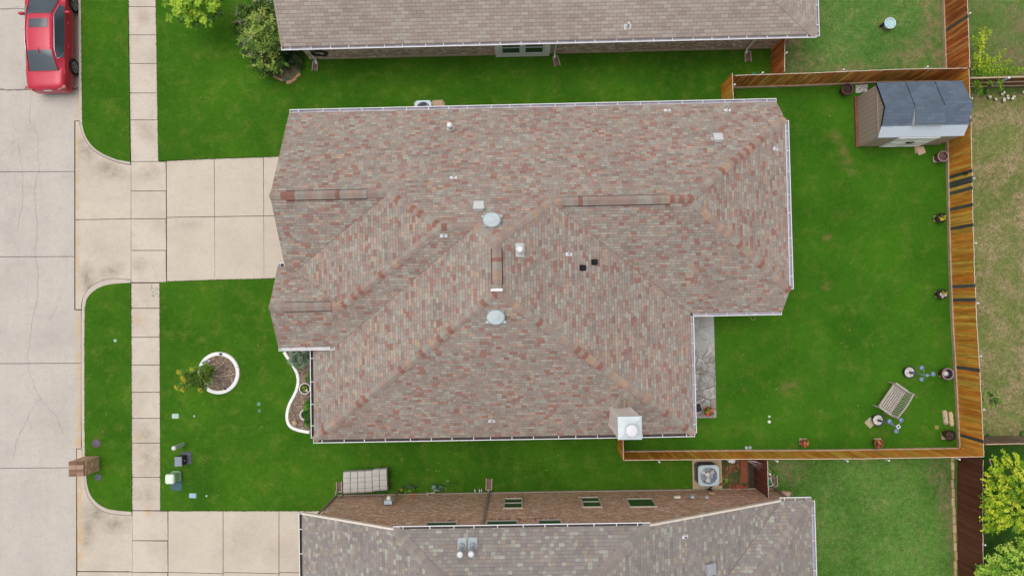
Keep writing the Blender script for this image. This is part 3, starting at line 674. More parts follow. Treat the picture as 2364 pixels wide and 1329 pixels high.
for u, v in ((1344, 618), (1371, 605)):
    mb = MB(); p = on('EB', u, v); Q = sloped(F['EB']); mb.box(p + F['EB'] * .012, (.24, .22, .01), rot=Q); mb.box(p + F['EB'] * .07, (.19, .16, .1), rot=Q); mb.box(p + F['EB'] * .125 + Vector((-.01, 0, 0)), (.21, .18, .02), rot=Q); mb.build('exhaust_vent', M['black'], roof)
# chimney chase at the south eave
ch = MB(); cx0, cx1, cy0, cy1 = P(1426.5, 0, 6.3).x, P(1481, 960, 6.3).x, P(1455, 1014, 6.3).y, P(1455, 961.5, 6.3).y
cx0 = P(1427, 990, 6.3).x + .03; cx1 -= .03; cy0 += .03; cy1 -= .03
zz = [2.4, 6.22]
wall_ = [(cx0, cy0), (cx1, cy0), (cx1, cy1), (cx0, cy1)]
for a, b in zip(wall_, wall_[1:] + wall_[:1]): ch.face(((a[0], a[1], zz[0]), (b[0], b[1], zz[0]), (b[0], b[1], zz[1]), (a[0], a[1], zz[1])), 0, [(0, zz[0]), (1, zz[0]), (1, zz[1]), (0, zz[1])])
for x, sx in ((cx0, -1), (cx1, 1)):
    for y, sy in ((cy0, -1), (cy1, 1)):
        ch.box((x + sx * .006 - sx * .05, y + sy * .011, (zz[0] + zz[1]) / 2), (.13, .022, zz[1] - zz[0] - .02), 0, 1); ch.box((x + sx * .011, y + sy * .006 - sy * .05, (zz[0] + zz[1]) / 2), (.022, .13, zz[1] - zz[0] - .02), 0, 1)
sd_ = NT('chase_siding'); sp = sd_.n('SeparateXYZ'); sd_.set(sp, 0, sd_.pos()); fr = sd_.math('FRACT', sd_.math('MULTIPLY', sp.outputs[2], 6.5))
sd_.bump(fr, .6, .012); M['siding'] = sd_.out(sd_.mix(sd_.rng(fr, .12, .04), S(224, 216, 208, 1.25), S(186, 178, 172)), .7)
chim = ch.build('chimney', [M['siding'], plain('chase_trim', S(226, 218, 212, 1.25), .6)], roof)
cp = MB(); cxm, cym = (cx0 + cx1) / 2, (cy0 + cy1) / 2; hx, hy = (cx1 - cx0) / 2 + .045, (cy1 - cy0) / 2 + .045
b_ = [[(cxm + sx * hx * k, cym + sy * hy * k, z) for sx, sy in ((-1, -1), (1, -1), (1, 1), (-1, 1))] for k, z in ((1, 6.15), (1, 6.26), (.97, 6.28), (.3, 6.33))]
cp.loft([[Vector(p) for p in r] for r in b_], cap1=True); cp.build('chimney_cap', plain('chimney_cap_metal', S(204, 214, 218), .45, .1, .1, 3), chim)
fl = MB(); c = Vector((cxm + .02, cym - .04, 6.3)); fl.lathe(c, [(.2, 0), (.19, .05), (.165, .08), (.165, .2)], 28); fl.lathe(c, [(.15, .06), (.15, .34)], 20, 1)
for i in range(14): a = 2 * math.pi * i / 14; fl.box(c + Vector((.172 * math.cos(a), .172 * math.sin(a), .25)), (.012, .012, .12))
fl.lathe(c + Vector((0, 0, .31)), [(.15, 0), (.225, .0), (.225, .035), (.2, .055), (.1, .075), (0, .08)], 32); fl.build('chimney_flue', [M['white'], M['ventdark']], chim)
ck = MB(); nS = F['SB']
pk = Vector((cxm - .02, cy1 + .55, 0)); pk.z = 2.8 + .65 * (pk.y + 5.27) + .04
l_ = Vector((cx0 - .02, cy1, 2.8 + .65 * (cy1 + 5.27) + .012)); r_2 = Vector((cx1 + .02, cy1, l_.z)); t_ = Vector((cxm, cy1 - .01, pk.z - .05))
roof_face(ck, (pk, l_, t_)); roof_face(ck, (pk, t_, r_2)); ck.build('roof_cricket', [M['shing'], M['soffit']], roof)

# ---------------- house along the top edge
hN = thing('brick_house', 'low brick house with plain grey-brown tab shingle roof along the top edge', 'house', (0, 14, 0))
rf = MB(); pD = .58; rz_ = 2.8 + pD * 5.2
hp = PP(1803, 0, 0, pD, 2.8 - pD * 10.83); kx = (12.2 - hp.x) / (hp.y - 10.83); hx_ = 12.2 - kx * 5.2
A_ = dict(a=(-9.72, 10.83, 2.8), b=(12.2, 10.83, 2.8), c=(hx_, 16.03, rz_), d=(-9.72, 16.03, rz_), e=(12.2, 21.23, 2.8), f=(-9.72, 21.23, 2.8)); A_ = {k: Vector(v) for k, v in A_.items()}
FN = {k: roof_face(rf, [A_[q] for q in L]) for k, L in dict(S='abcd', E='bec', N='efdc').items()}
skirt(rf, [(A_[p], A_[q]) for p, q in ('ab', 'be', 'ef', 'fd', 'da')])
roofN = rf.build('roof', [M['shN'], M['soffit']], hN)
caps(roofN, A_['c'], A_['b'], FN['S'], FN['E'], M['shNcap'], .2, .16); caps(roofN, A_['c'], A_['e'], FN['N'], FN['E'], M['shNcap'], .2, .16); caps(roofN, A_['d'], A_['c'], FN['S'], FN['N'], M['shNcap'], .2, .16)
wl = MB(); walls(wl, [(-9.3, 11.24), (11.85, 11.24), (11.85, 20.8), (-9.3, 20.8)], .16, 2.64)
wl.build('wall', [M['brickN'], M['soffit']], hN)
fd = MB(); fd.prism([(-9.32, 11.215), (11.87, 11.215), (11.87, 20.82), (-9.32, 20.82)], 0, .16); fd.build('foundation', M['slab'], hN)
gutter(hN, (-9.72, 10.88, 2.78), (12.2, 10.88, 2.78), (0, -1), 'gutin', 28); gutter(hN, (12.15, 10.75, 2.78), (12.15, 21.2, 2.78), (1, 0), 'gutin', 13)
for u0, u1, ub in ((703, 727, 727), (1285, 1281, 1281), (1752, 1728, 1726)):
    t = P(u0, 104, 2.68); b = P(ub, 128, .3); downspout(hN, [(t.x, 10.80, 2.67), (t.x, 10.85, 2.6), (b.x, 11.17, 2.3), (b.x, 11.17, .25), (b.x, 11.0, .12)], M['white'], .05)
wd = MB(); x0, x1 = P(1143, 120, .9).x, P(1270, 120, .9).x; yw = 11.2
wd.box(((x0 + x1) / 2, yw - .02, 1.3), (x1 - x0, .12, 2.5), 0, 1)
a, b = x0 + .27, x1 - .27; mid = (a + b) / 2
win = wd.build('window', [M['white'], plain('window_trim', (.85, .82, .8, 1), .6)], hN)
for s0, s1 in ((a, mid - .07), (mid + .07, b)):
    w = MB(); xm = (s0 + s1) / 2
    for z0, z1 in ((.62, 1.28), (1.34, 2.2)): w.box((xm, yw - .085, (z0 + z1) / 2), (s1 - s0 - .12, .03, z1 - z0))
    w.build('pane', M['glass'], win); f = MB()
    for z in (.58, 1.31, 2.24): f.box((xm, yw - .095, z), (s1 - s0, .05, .06))
    for x in (s0 + .03, s1 - .03): f.box((x, yw - .095, 1.41), (.06, .052, 1.62))
    f.build('sash_frame', M['white'], win)
flue(roofN, PP(1449, 62, 0, pD, 2.8 - pD * 10.83), FN['S'], .3, .04, .05, plate=(.3, .22))
lv = MB()
for u in (985, 1100, 1500):
    c = P(u, 110, 2.3)
    for i in range(9): lv.box((c.x + i * .075 - .3, 11.225, 2.2), (.05, .03, .2))
lv.build('brick_soldier_course', plain('pale_brick', S(170, 146, 130, 1.2), .9), hN)

# ---------------- two-storey house along the bottom edge
hS = thing('brick_house', 'two-storey brown brick house with grey patchwork shingle roof along the bottom edge', 'house', (0, -10, 0))
pW = (6.2 - 3.6) / (4.784 - 0 + 4.103 - .0) * 1.0; kl = (6.25 - 3.62) / (-4.75 + 8.85); kr = (6.25 - 2.92) / (10.196 - 4.36)
def cen(y): return 6.25 + .6 * (-7.9 - y)
h1 = PP(1020, 1329, 0, -.6, 6.25 - .6 * 7.9); h2 = PP(1372, 1329, 0, -.6, 6.25 - .6 * 7.9)
yR_ = -14.0
def ext(a, b, y): t = (y - a.y) / (b.y - a.y); return a.lerp(b, t)
EL = Vector((-4.75, -7.9, 6.25)); ER = Vector((4.36, -7.9, 6.25))
h1.z = 6.25 + kl * (h1.x + 4.75); h2.z = 6.25 + kr * (4.36 - h2.x)
tl = ext(EL, h1, yR_); tr_ = ext(ER, h2, yR_); zt = (tl.z + tr_.z) / 2
if True:
    kc = (h1.z - 6.25 + h2.z - 6.25) / (-7.9 * 2 - h1.y - h2.y)
tl = Vector((-4.75 + kc * 6.1 / kl, -14.0, 6.25 + kc * 6.1)); tr_ = Vector((4.36 - kc * 6.1 / kr, -14.0, 6.25 + kc * 6.1))
if tl.x > tr_.x:
    xm = (kl * 4.75 + kr * 4.36) / (kl + kr) - 0; 
    xm = (kr * 4.36 - kl * 4.75) / (kl + kr); zt = 6.25 + kl * (xm + 4.75); ym = -7.9 - (zt - 6.25) / kc; tl = tr_ = Vector((xm, ym, zt))
WLc = Vector((-8.85, -8.0, 3.62)); BRc = Vector((10.2, -7.98, 2.92)); ARc = Vector((11.4, -7.98, 2.92))
s2 = .62
Aq = lambda x: 2.92 + kr * (11.4 - x); Bq = lambda x: 2.92 + kr * (10.2 - x)
yB = -24.0
D_ = 5.2; zB = 2.92 + s2 * D_; vb = Vector((10.2 - (zB - 2.92) / kr, -7.98 - D_, zB)); va = Vector((11.4 - (zB - 2.92) / kr, -7.98 - D_, zB))
rf = MB(); FS = {}
zLb = 3.62
FS['L'] = roof_face(rf, [WLc, EL, tl, Vector((tl.x, yB, tl.z)), Vector((-8.85, yB, 3.62))])
FS['C'] = roof_face(rf, [EL, ER, tr_, tl] if (tl - tr_).length > .01 else [EL, ER, tl])
FS['B'] = roof_face(rf, [ER, BRc, vb, Vector((vb.x, yB, vb.z)), Vector((tr_.x, yB, tr_.z)), tr_])
FS['U'] = roof_face(rf, [BRc, ARc, va, vb])
FS['A'] = roof_face(rf, [ARc, Vector((11.4, yB, 2.92)), Vector((va.x, yB, va.z)), va])
skirt(rf, [(WLc, EL), (EL, ER), (ER, BRc), (BRc, ARc), (ARc, Vector((11.4, yB, 2.92))), (WLc, Vector((-8.85, yB, 3.62)))])
roofS = rf.build('roof', [M['shS'], M['soffit']], hS)
caps(roofS, tl, EL, FS['L'], FS['C'], M['shScap'], .2, .16); caps(roofS, tr_, ER, FS['B'], FS['C'], M['shScap'], .2, .16); caps(roofS, va, ARc, FS['U'], FS['A'], M['shScap'], .2, .16)
for a, b in ((WLc, EL), (ER, BRc)):
    rk = MB()
    z = Vector((0, 0, 1)); y = Vector((0, .035, 0)); rk.face((a - z * .16 + y, b - z * .16 + y, b + z * .012 + y, a + z * .012 + y)); rk.face((a + z * .012 + y, b + z * .012 + y, b + z * .012 - y, a + z * .012 - y)); rk.face((b - z * .16 + y, a - z * .16 + y, a - z * .16 - y * 8, b - z * .16 - y * 8))
    rk.build('rake_board', plain('rake_paint', S(236, 222, 208), .6), roofS)
yw = -8.2
wl = MB(); wall_uv(wl, [(10.83, yw, .12), (-8.27, yw, .12), (-8.27, yw, 3.85), (-4.75, yw, 6.1), (4.36, yw, 6.1), (10.1, yw, 2.85), (10.83, yw, 2.75)])
wall_uv(wl, [(-8.27, yw, .12), (-8.27, yB, .12), (-8.27, yB, 3.85), (-8.27, yw, 3.85)]); wall_uv(wl, [(10.83, yB, .12), (10.83, yw, .12), (10.83, yw, 2.75), (10.83, yB, 2.75)])
wl.face([(-8.27, yw, 2.62), (10.83, yw, 2.62), (10.83, yB, 2.62), (-8.27, yB, 2.62)], 1)
wl.build('wall', [M['brickS'], M['soffit']], hS)
fd = MB(); fd.prism([(-8.3, -8.16), (10.86, -8.16), (10.86, yB), (-8.3, yB)], 0, .12); fd.build('foundation', plain('grey_foundation', S(168, 158, 142), .9, var=.2), hS)
gutter(hS, (-4.78, -7.97, 6.24), (4.4, -7.97, 6.24), (0, 1), 'gutdark', 11); gutter(hS, (10.15, -8.03, 2.9), (11.4, -8.03, 2.9), (0, 1), 'taupe', 3); gutter(hS, (-8.8, -8.0, 3.6), (-8.8, yB, 3.6), (-1, 0), 'gutdark', 16); gutter(hS, (11.36, -8.0, 2.9), (11.36, yB, 2.9), (1, 0), 'gutin', 14)
M['taupe'] = M['taupe']
downspout(hS, [(-8.6, -8.3, 3.4), (-8.34, -8.17, 3.2), (-8.34, -8.16, .3), (-8.34, -7.95, .12)], M['taupe'], .055)
x_ = P(1128, 1132, .2).x; downspout(hS, [(x_ - .02, -7.9, 6.1), (x_ - .02, -8.0, 5.95), (x_, -8.14, 5.7), (x_, -8.14, .3), (x_, -7.95, .12)], M['taupe'], .055)
x_ = P(1787, 1127, .2).x; downspout(hS, [(x_ + .1, -8.0, 2.8), (x_, -8.14, 2.5), (x_, -8.14, .3), (x_, -7.95, .12)], M['taupe'], .055)
def window(px0, px1, va_, vb_, mid=True, dark=False):
    a = PY(px0, va_, yw); b = PY(px1, va_, yw); z0 = a.z; z1 = PY((px0 + px1) / 2, vb_, yw).z; x0, x1 = a.x, b.x; xm = (x0 + x1) / 2; h = z1 - z0
    f = MB()
    for x in (x0 + .035, x1 - .035): f.box((x, yw + .02, z0 + h / 2), (.06, .06, h))
    for z in (z0 + .03, z1 - .03): f.box((xm, yw + .022, z), (x1 - x0 - .12, .06, .045))
    if mid: f.box((xm, yw + .02, z0 + h * .47), (x1 - x0 - .12, .05, .045))
    w = f.build('window', plain('window_frame_paint', S(206, 196, 180, 1.0), .5), hS)
    p = MB(); p.box((xm, yw + .012, z0 + h / 2), (x1 - x0 - .12, .02, h - .1)); p.build('pane', M['glass'], w)
    s_ = MB(); n = int((x1 - x0 + .2) / .08)
    for i in range(n): s_.box((x0 - .1 + (i + .5) * .08, yw + .02, z0 - .11), (.07, .07, .2), 0, 0, random.random())
    s_.build('brick_sill', SOLD, w)
SOLD = capmat('soldier_brick', [(0, S(146, 114, 94, 1.6)), (.3, S(166, 130, 108, 1.6)), (.6, S(124, 96, 80, 1.6)), (.8, S(178, 150, 130, 1.6))])
window(1163, 1207.5, 1151.5, 1174); window(1338, 1383, 1148.5, 1171.5); window(1443, 1506, 1152, 1171, False)
window(984, 1058, 1206, 1230); window(1122, 1197, 1203, 1228); window(1240, 1297, 1201, 1226)
for u, v in ((1066, 1262), (1091, 1261)):
    n = FS['C']; q = EL; p = PP(u, v, -n.x / n.z, -n.y / n.z, q.z + (n.x * q.x + n.y * q.y) / n.z)
    mb = MB(); Q = sloped(n); mb.box(p + n * .012 + Q @ Vector((0, .12, 0)), (.3, .42, .01), rot=Q); mb.lathe(p, [(.14, -.05), (.115, .1), (.075, .16)], 16); mb.lathe(p, [(.065, 0), (.065, .72)], 14)
    f_ = mb.build('flue_pipe', M['galv'], roofS); k = MB(); k.lathe(p + Vector((0, 0, .7)), [(.08, 0), (.105, .03), (.105, .11), (.07, .13), (0, .14)], 18); k.build('flue_cap', M['white'], f_)
n = FS['B']; q = ER; on_ = lambda u, v: PP(u, v, -n.x / n.z, -n.y / n.z, q.z + (n.x * q.x + n.y * q.y) / n.z)
boot(roofS, on_(1581, 1236), n, .2, .05); boxvent(roofS, on_(1634, 1310), n, plain('grey_vent_metal', S(172, 172, 178), .5), .42)
vs_ = MB(); d = (vb - BRc).normalized()
for nn in (FS['B'], FS['U']):
    l = d.cross(nn); l = l if l.z > 0 else -l; vs_.face((BRc + nn * .006, vb + nn * .006, vb + l * .014 + nn * .006, BRc + l * .014 + nn * .006))
vs_.build('valley_crease', plain('grey_valley_edge', S(128, 118, 112), .95, var=.3, sc=3), roofS)
# ------------------------------------------------------------------ fences
M['cedar'] = woodmat('stained_cedar', S(182, 106, 38, 2.2), S(196, 122, 48, 2.25), S(207, 138, 60, 2.3), .6)
M['cedarA'] = woodmat('orange_cedar', S(160, 88, 46, 2.0), S(176, 104, 54, 2.05), S(196, 124, 74, 2.1), .9)
M['cedarD'] = woodmat('shaded_cedar', S(154, 89, 44, 2.8), S(170, 104, 52, 2.9), S(186, 122, 66, 3.0), .95)
M['brownF'] = woodmat('dark_brown_stain', S(96, 56, 44, 1.2), S(104, 62, 50, 1.2), S(110, 68, 56, 1.2), .25)
M['greyF'] = woodmat('weathered_grey_wood', S(128, 108, 92, 1.2), S(146, 126, 108, 1.2), S(112, 94, 80, 1.2), .4)
M['railF'] = woodmat('dark_brown_wood', S(110, 74, 50, 1.5), S(128, 86, 58, 1.5), S(96, 64, 44, 1.5), .8)  # dark brown boards of the fence with pale rails
M['endg'] = plain('sawn_board_ends', S(236, 214, 196), .85, var=.3, sc=30)
M['kick'] = plain('pale_weathered_wood', S(196, 170, 146), .85, var=.25, sc=4)
M['gal'] = plain('galvanised_post', S(200, 202, 206), .4, .3)
M['dkb'] = woodmat('dark_grey_board', S(76, 80, 78, 1.6), S(86, 90, 88, 1.6), S(70, 72, 70, 1.6), .6)
M['rail'] = plain('fence_rail_wood', S(170, 124, 84), .85, var=.25)
def fence(label, pts, side, mat, h=1.83, kick=True, dark=(), posts=True, heights=None, end='endg', kickmat='kick', thick=.02, raildist=None, post_off=.07, pitch=2.4, name='wood_fence', rails=True, start=0, railmat='rail'):
    pts = [Vector((p[0], p[1], 0)) for p in pts]; t = thing(name, label, 'fence', pts[0])
    bd = MB(); dk = MB(); dks = []; W = .142; k = random.randint(0, 900); acc = 0; posl = []; kb_ = MB(); rl = [MB(), MB(), MB()]
    for a, b in zip(pts[:-1], pts[1:]):
        d = (b - a).normalized(); n = Vector((-d.y, d.x, 0)) * side; L = (b - a).length; c = max(1, round(L / W)); w = L / c
        for i in range(c):
            s0 = a + d * (i * w + .002); s1 = a + d * ((i + 1) * w - .002); hh = h + random.uniform(-.012, .012) + (heights(acc + i * w) if heights else 0); z0 = .19 if kick else .03; o = n * random.uniform(-.004, .004)
            m = bd
            if any(abs((s0 + s1).dot(Vector((0, 1, 0))) / 2 - y) < W * .51 for y in dark): m = MB(); dks.append(m)
            f0, f1 = s0 + n * thick + o, s1 + n * thick + o; g0, g1 = s0 + o, s1 + o; Z = lambda p, z: Vector((p.x, p.y, z)); c0 = .022
            q = k + i; uv = [(q + .03, z0), (q + .97, z0), (q + .97, hh), (q + .03, hh)]
            fl = side > 0
            def F_(pp, mm, u=None): m.face(pp if fl else pp[::-1], mm, (u if fl else u[::-1]) if u else None, random.random())
            F_([Z(f1, z0), Z(f0, z0), Z(f0, hh - c0), Z(f1, hh - c0)], 0, [uv[1], uv[0], uv[3], uv[2]]); F_([Z(g0, z0), Z(g1, z0), Z(g1, hh), Z(g0, hh)], 0, uv)
            F_([Z(f0, hh), Z(f1, hh), Z(g1, hh), Z(g0, hh)][::-1], 1); F_([Z(f1, hh - c0), Z(f0, hh - c0), Z(f0, hh), Z(f1, hh)], 1 if random.random() < .5 else 0, [uv[1], uv[0], uv[3], uv[2]])
            F_([Z(f0, z0), Z(g0, z0), Z(g0, hh), Z(f0, hh)], 0, uv); F_([Z(g1, z0), Z(f1, z0), Z(f1, hh), Z(g1, hh)], 0, uv)
        k += c
        ang = math.atan2(d.y, d.x); mid = (a + b) / 2
        if kick: kb_.box(mid + n * .045 + Vector((0, 0, .1)), (L, .045, .2), ang)
        for r_, z in zip(rl, (.35, .95, 1.6)): r_.box(mid - n * .03 + Vector((0, 0, z)), (L, .04, .088), ang)
        s_ = pitch * .5
        while s_ < L: posl.append((a + d * s_ - n * post_off, acc + s_)); s_ += pitch
        acc += L
    bd.build('board_panel', [M[mat], M[end]], t)
    for m in dks: m.build('dark_board', [M['dkb'], M['dkb']], t)
    if kick: kb_.build('kick_board', M[kickmat], t)
    if rails:
        for r_ in rl: r_.build('rail', M[railmat], t)
    if posts:
        for p, s_ in posl:
            hh = h + .02 + (heights(s_) if heights else 0); m = MB(); m.tube([p, p + Vector((0, 0, hh))], .03, 10); po = m.build('post', M['gal'], t)
            m = MB(); m.ball(p + Vector((0, 0, hh)), .043, 10, sc=(1, 1, .7)); m.build('post_cap', M['white'], po)
    return t
fy = lambda u, v: P(u, v, 0).y
dk_ys = [fy(2187, 411), fy(2187, 430), fy(2187.5, 449), fy(2189, 486), fy(2190.5, 527), fy(2194, 664), fy(2195, 690.5), fy(2204, 850), fy(2212, 1004), fy(2184, 303)]
fence('long orange-brown stained back fence with scattered dark grey boards, behind the bench and pots', [(18.91, 9.56), (18.90, 6.2), (18.86, 3.5), (18.85, 1), (18.87, -1.2), (18.93, -3.4), (18.98, -6.6)], -1, 'cedar', dark=dk_ys, pitch=2.5)
fence('reddish cedar fence right of the birdbath lawn, one dark board near its middle', [(18.93, 15.5), (18.95, 9.6)], -1, 'cedarA', dark=[fy(2179, 75)])
fence('brown cedar fence running behind the shed along the top of the back yard', [(9.12, 9.52), (12.5, 9.55), (16.0, 9.62), (18.85, 9.6)], -1, 'cedarD', kickmat='kick', pitch=2.35)
fence('short cedar gate fence meeting the top eave of the middle house', [(9.03, 9.62), (9.05, 7.9)], -1, 'cedar', kick=False, pitch=1.0, posts=True, name='fence_gate', start=0, heights=lambda s: 0.0)
fence('short dark-streaked cedar fence between the top house and the birdbath lawn', [(11.28, 11.2), (11.22, 9.62)], -1, 'cedarA', kick=False, pitch=1.55)
fence('bright orange-brown cedar fence along the bottom of the back yard, beside the chimney', [(4.12, -6.5), (9, -6.54), (13.6, -6.6), (18.98, -6.6)], 1, 'cedar', kickmat='kick', pitch=2.9, post_off=.08)
fence('narrow cedar gate fence directly below the chimney', [(4.09, -4.9), (4.09, -6.5)], -1, 'cedar', kick=False, pitch=5, name='fence_gate', posts=False)
fence('dark chocolate-brown fence right of the lower corner lawn', [(18.93, -6.72), (18.84, -9.0), (18.78, -11.5), (18.95, -15), (19.0, -20)], -1, 'brownF', kick=False, pitch=2.4)
fence('short dark brown gate fence between the brick pile and hose reel', [(10.06, -6.62), (10.06, -8.15)], -1, 'brownF', kick=False, pitch=1.1, name='fence_gate')
fence('weathered fence with its rails showing, upper right beyond the shed', [(19.05, 9.25), (45, 9.25)], 1, 'railF', kick=False, end='kick', posts=False, h=1.6, railmat='kick')
fence('grey weathered fence beyond the bottom right fence corner', [(19.1, -6.1), (45, -6.1)], 1, 'greyF', kick=False, pitch=3.0, h=1.75, posts=False)
# ------------------------------------------------------------------ shed
def G(u, v, z=0.03): return P(u, v, z)
a, b = P(1981.7, 339.6), P(1976, 223.4)
sx0, syf = (a.x + b.x) / 2, a.y; syb = b.y; sx1 = P(2226, 309, 1.95).x
fe, fb, rg, be = (P(2032, 318, 1.92).y, 1.92), (P(2038, 292.7, 2.28).y, 2.28), (P(2046, 246, 2.62).y, 2.62), (P(2025, 191, 1.95).y, 1.95)
syb = min(syb, be[0] - .08)
shed = thing('garden_shed', 'taupe garden shed with dark grey shingle roof and silver lower slope in the fence corner', 'shed', ((sx0 + sx1) / 2, (syf + syb) / 2, 0))
st = NT('shed_siding'); q = st.n('SeparateXYZ'); st.set(q, 0, st.uv()); fr = st.math('FRACT', st.math('MULTIPLY', q.outputs[0], 5.0))
st.bump(st.rng(fr, .05, .1), .6, .01); sidm = st.out(st.mix(st.rng(fr, .09, .05), S(132, 118, 110, 2.2), S(100, 90, 84, 1.9)), .75)
w = MB(); zs = .1
prof = [(syf, zs), (syf, 1.86), (fb[0] - .02, 2.22), (rg[0], 2.56), (syb, 1.95), (syb, zs)]
for x, s_ in ((sx0, -1), (sx1 - .04, 1)):
    pts = [Vector((x, y, z)) for y, z in prof]; u = [(p.y, p.z) for p in pts]
    w.face(pts if s_ < 0 else pts[::-1], 0, u if s_ < 0 else u[::-1])
for y, s_ in ((syf, 1), (syb, -1)):
    pts = [Vector((sx0, y, zs)), Vector((sx1 - .04, y, zs)), Vector((sx1 - .04, y, 1.87)), Vector((sx0, y, 1.87))]; u = [(p.x, p.z) for p in pts]; w.face(pts if s_ > 0 else pts[::-1], 0, u if s_ > 0 else u[::-1])
w.build('wall', sidm, shed)
tr = MB(); tr.box((sx0 - .01, (syf + syb) / 2 - .05, 1.88), (.03, syb - syf - .12, .09)); tr.build('trim', plain('taupe_trim', S(160, 140, 126, 1.25), .7), shed)
M['shD'] = shingle('dark_grey_shingles', [(0, S(84, 95, 108, 1.4)), (.5, S(88, 99, 112, 1.4)), (.8, S(81, 91, 104, 1.4))], .14, .3, .75, True, .06)
rf = MB(); X0, X1 = sx0 - .03, sx1 + .0
def rp(x, pt): return Vector((x, pt[0], pt[1]))
roof_face(rf, [rp(X0, rg), rp(X1, rg), rp(X1, be), rp(X0, be)]); roof_face(rf, [rp(X0, fb), rp(X1, fb), rp(X1, rg), rp(X0, rg)])
skirt(rf, [(rp(X0, be), rp(X1, be)), (rp(X0, be), rp(X0, rg)), (rp(X0, rg), rp(X0, fb)), (rp(X1, be), rp(X1, rg)), (rp(X1, rg), rp(X1, fb))], .07)
rs = rf.build('roof', [M['shD'], M['black']], shed)
ls = MB(); mt = NT('worn_silver_paint'); f_ = mt.noise(mt.pos(), 2.6, 6, .7, .6); ed = mt.noise(mt.scale(mt.pos(), (1.2, 5, 3)), 1.0, 4, .7)
M['silver'] = mt.out(mt.mix(mt.math('MAXIMUM', mt.rng(f_, .60, .66), mt.rng(ed, .66, .72)), S(182, 194, 204, 1.25), S(238, 236, 230)), .5, .0)
pts = [rp(X0 - .01, (fe[0], fe[1])), rp(X1, (fe[0], fe[1])), rp(X1, (fb[0] + .02, fb[1] + .012)), rp(X0 - .01, (fb[0] + .02, fb[1] + .012))]
ls.face(pts); ls.face([p + Vector((0, .02, -.02)) for p in pts[::-1]])
for p, q in ((pts[0], pts[1]), (pts[3], pts[0]), (pts[1], pts[2])): ls.face((p, q, q - Vector((0, 0, .05)), p - Vector((0, 0, .05))))
ls.build('lower_roof', M['silver'], shed)
dm = MB(); d0, d1 = P(2110, 250, 2.5).x, P(2178, 250, 2.5).x; ryz = (rg[0] - .02, rg[1] + .03); dfz = (P(2140, 287, 2.55).y, 2.55); dbase = lambda y: fb[1] + (rg[1] - fb[1]) * (y - fb[0]) / (rg[0] - fb[0])
roof_face(dm, [Vector((d0, ryz[0], ryz[1])), Vector((d1, ryz[0], ryz[1])), Vector((d1, dfz[0], dfz[1])), Vector((d0, dfz[0], dfz[1]))]); dr_ = dm.build('dormer_roof', [M['shD'], M['black']], shed)
dw = MB(); yb_ = dfz[0] - .006
for x in (d0 - .006, d1 + .006):
    t_ = [Vector((x, ryz[0], ryz[1] - .02)), Vector((x, dfz[0], dfz[1] - .015)), Vector((x, dfz[0], dbase(dfz[0]) - .05))]; dw.face(t_)
dw.face([Vector((d0 + .01, yb_, dbase(yb_) - .05)), Vector((d1 - .01, yb_, dbase(yb_) - .05)), Vector((d1 - .01, yb_, dfz[1] - .02)), Vector((d0 + .01, yb_, dfz[1] - .02))]); dw.build('dormer_wall', M['white'], dr_)
sm = MB()
for u, v0, v1, in ((2088.5, 187, 243), (2156, 183, 236)):
    p, q = P(u, v0, 1.97), P(u + 20, v1, 2.62); x = (P(u + 1, v0, 1.95).x); sm.face((Vector((x, be[0], be[1] + .012)), Vector((x + .025, be[0], be[1] + .012)), Vector((x + .025, rg[0], rg[1] + .012)), Vector((x, rg[0], rg[1] + .012))))
sm.build('roof_seam', M['black'], rs)
cream = plain('cream_door_paint', S(222, 216, 204, 2.2), .6)
dx0, dx1 = P(2030, 337, .12).x, P(2121, 335, .12).x; xm = (dx0 + dx1) / 2
for x0, x1 in ((dx0, xm - .008), (xm + .008, dx1)):
    d = MB(); d.box(((x0 + x1) / 2, syf - .02, .98), (x1 - x0, .03, 1.72)); dd = d.build('door', plain('door_panel_paint', S(206, 196, 182, 2.0), .6), shed); t = MB(); c = (x0 + x1) / 2
    for z in (.16, .96, 1.8): t.box((c, syf - .045, z), (x1 - x0, .02, .09))
    for x in (x0 + .045, x1 - .045): t.box((x, syf - .044, .98), (.09, .02, 1.55))
    L = math.hypot(x1 - x0 - .18, .7)
    for s_, zc_ in ((1, 1.38), (-1, .56)): t.box((c, syf - .043, zc_), (L, .016, .07), rot=Matrix.Rotation(s_ * math.atan2(.7, x1 - x0 - .18) * (1 if x0 == dx0 else -1), 3, 'Y'))
    t.build('door_trim', cream, dd); h = MB(); hx = x1 - .06 if x0 == dx0 else x0 + .06; h.box((hx, syf - .075, 1.0), (.03, .05, .26)); h.box((hx + (-.06 if x0 == dx0 else .06), syf - .07, 1.08), (.12, .03, .03)); h.build('door_handle', M['black'], dd)
sk = MB(); sk.box((sx0 - .07, (syf + syb) / 2, .07), (.13, syb - syf + .05, .12)); sk.box(((sx0 + sx1) / 2, (syf + syb) / 2, .075), (sx1 - sx0 - .1, syb - syf - .04, .05)); sk.build('base_skid', plain('red_brown_timber', S(126, 82, 68, 1.1), .8, var=.35, sc=4), shed)
gv = MB(); gv.prism([gx(1974, 198), gx(2003, 196), gx(2000, 213), gx(1974, 216)], -.05, .05); gp = gv.build('gravel_patch', speckle('white_gravel', [(0, S(120, 120, 118)), (.4, S(196, 196, 192)), (1, S(232, 232, 228))], 26)); tag(gp, kind='stuff'); tag(gp, 'white gravel patch squeezed between the maroon pot and the shed corner', 'gravel')

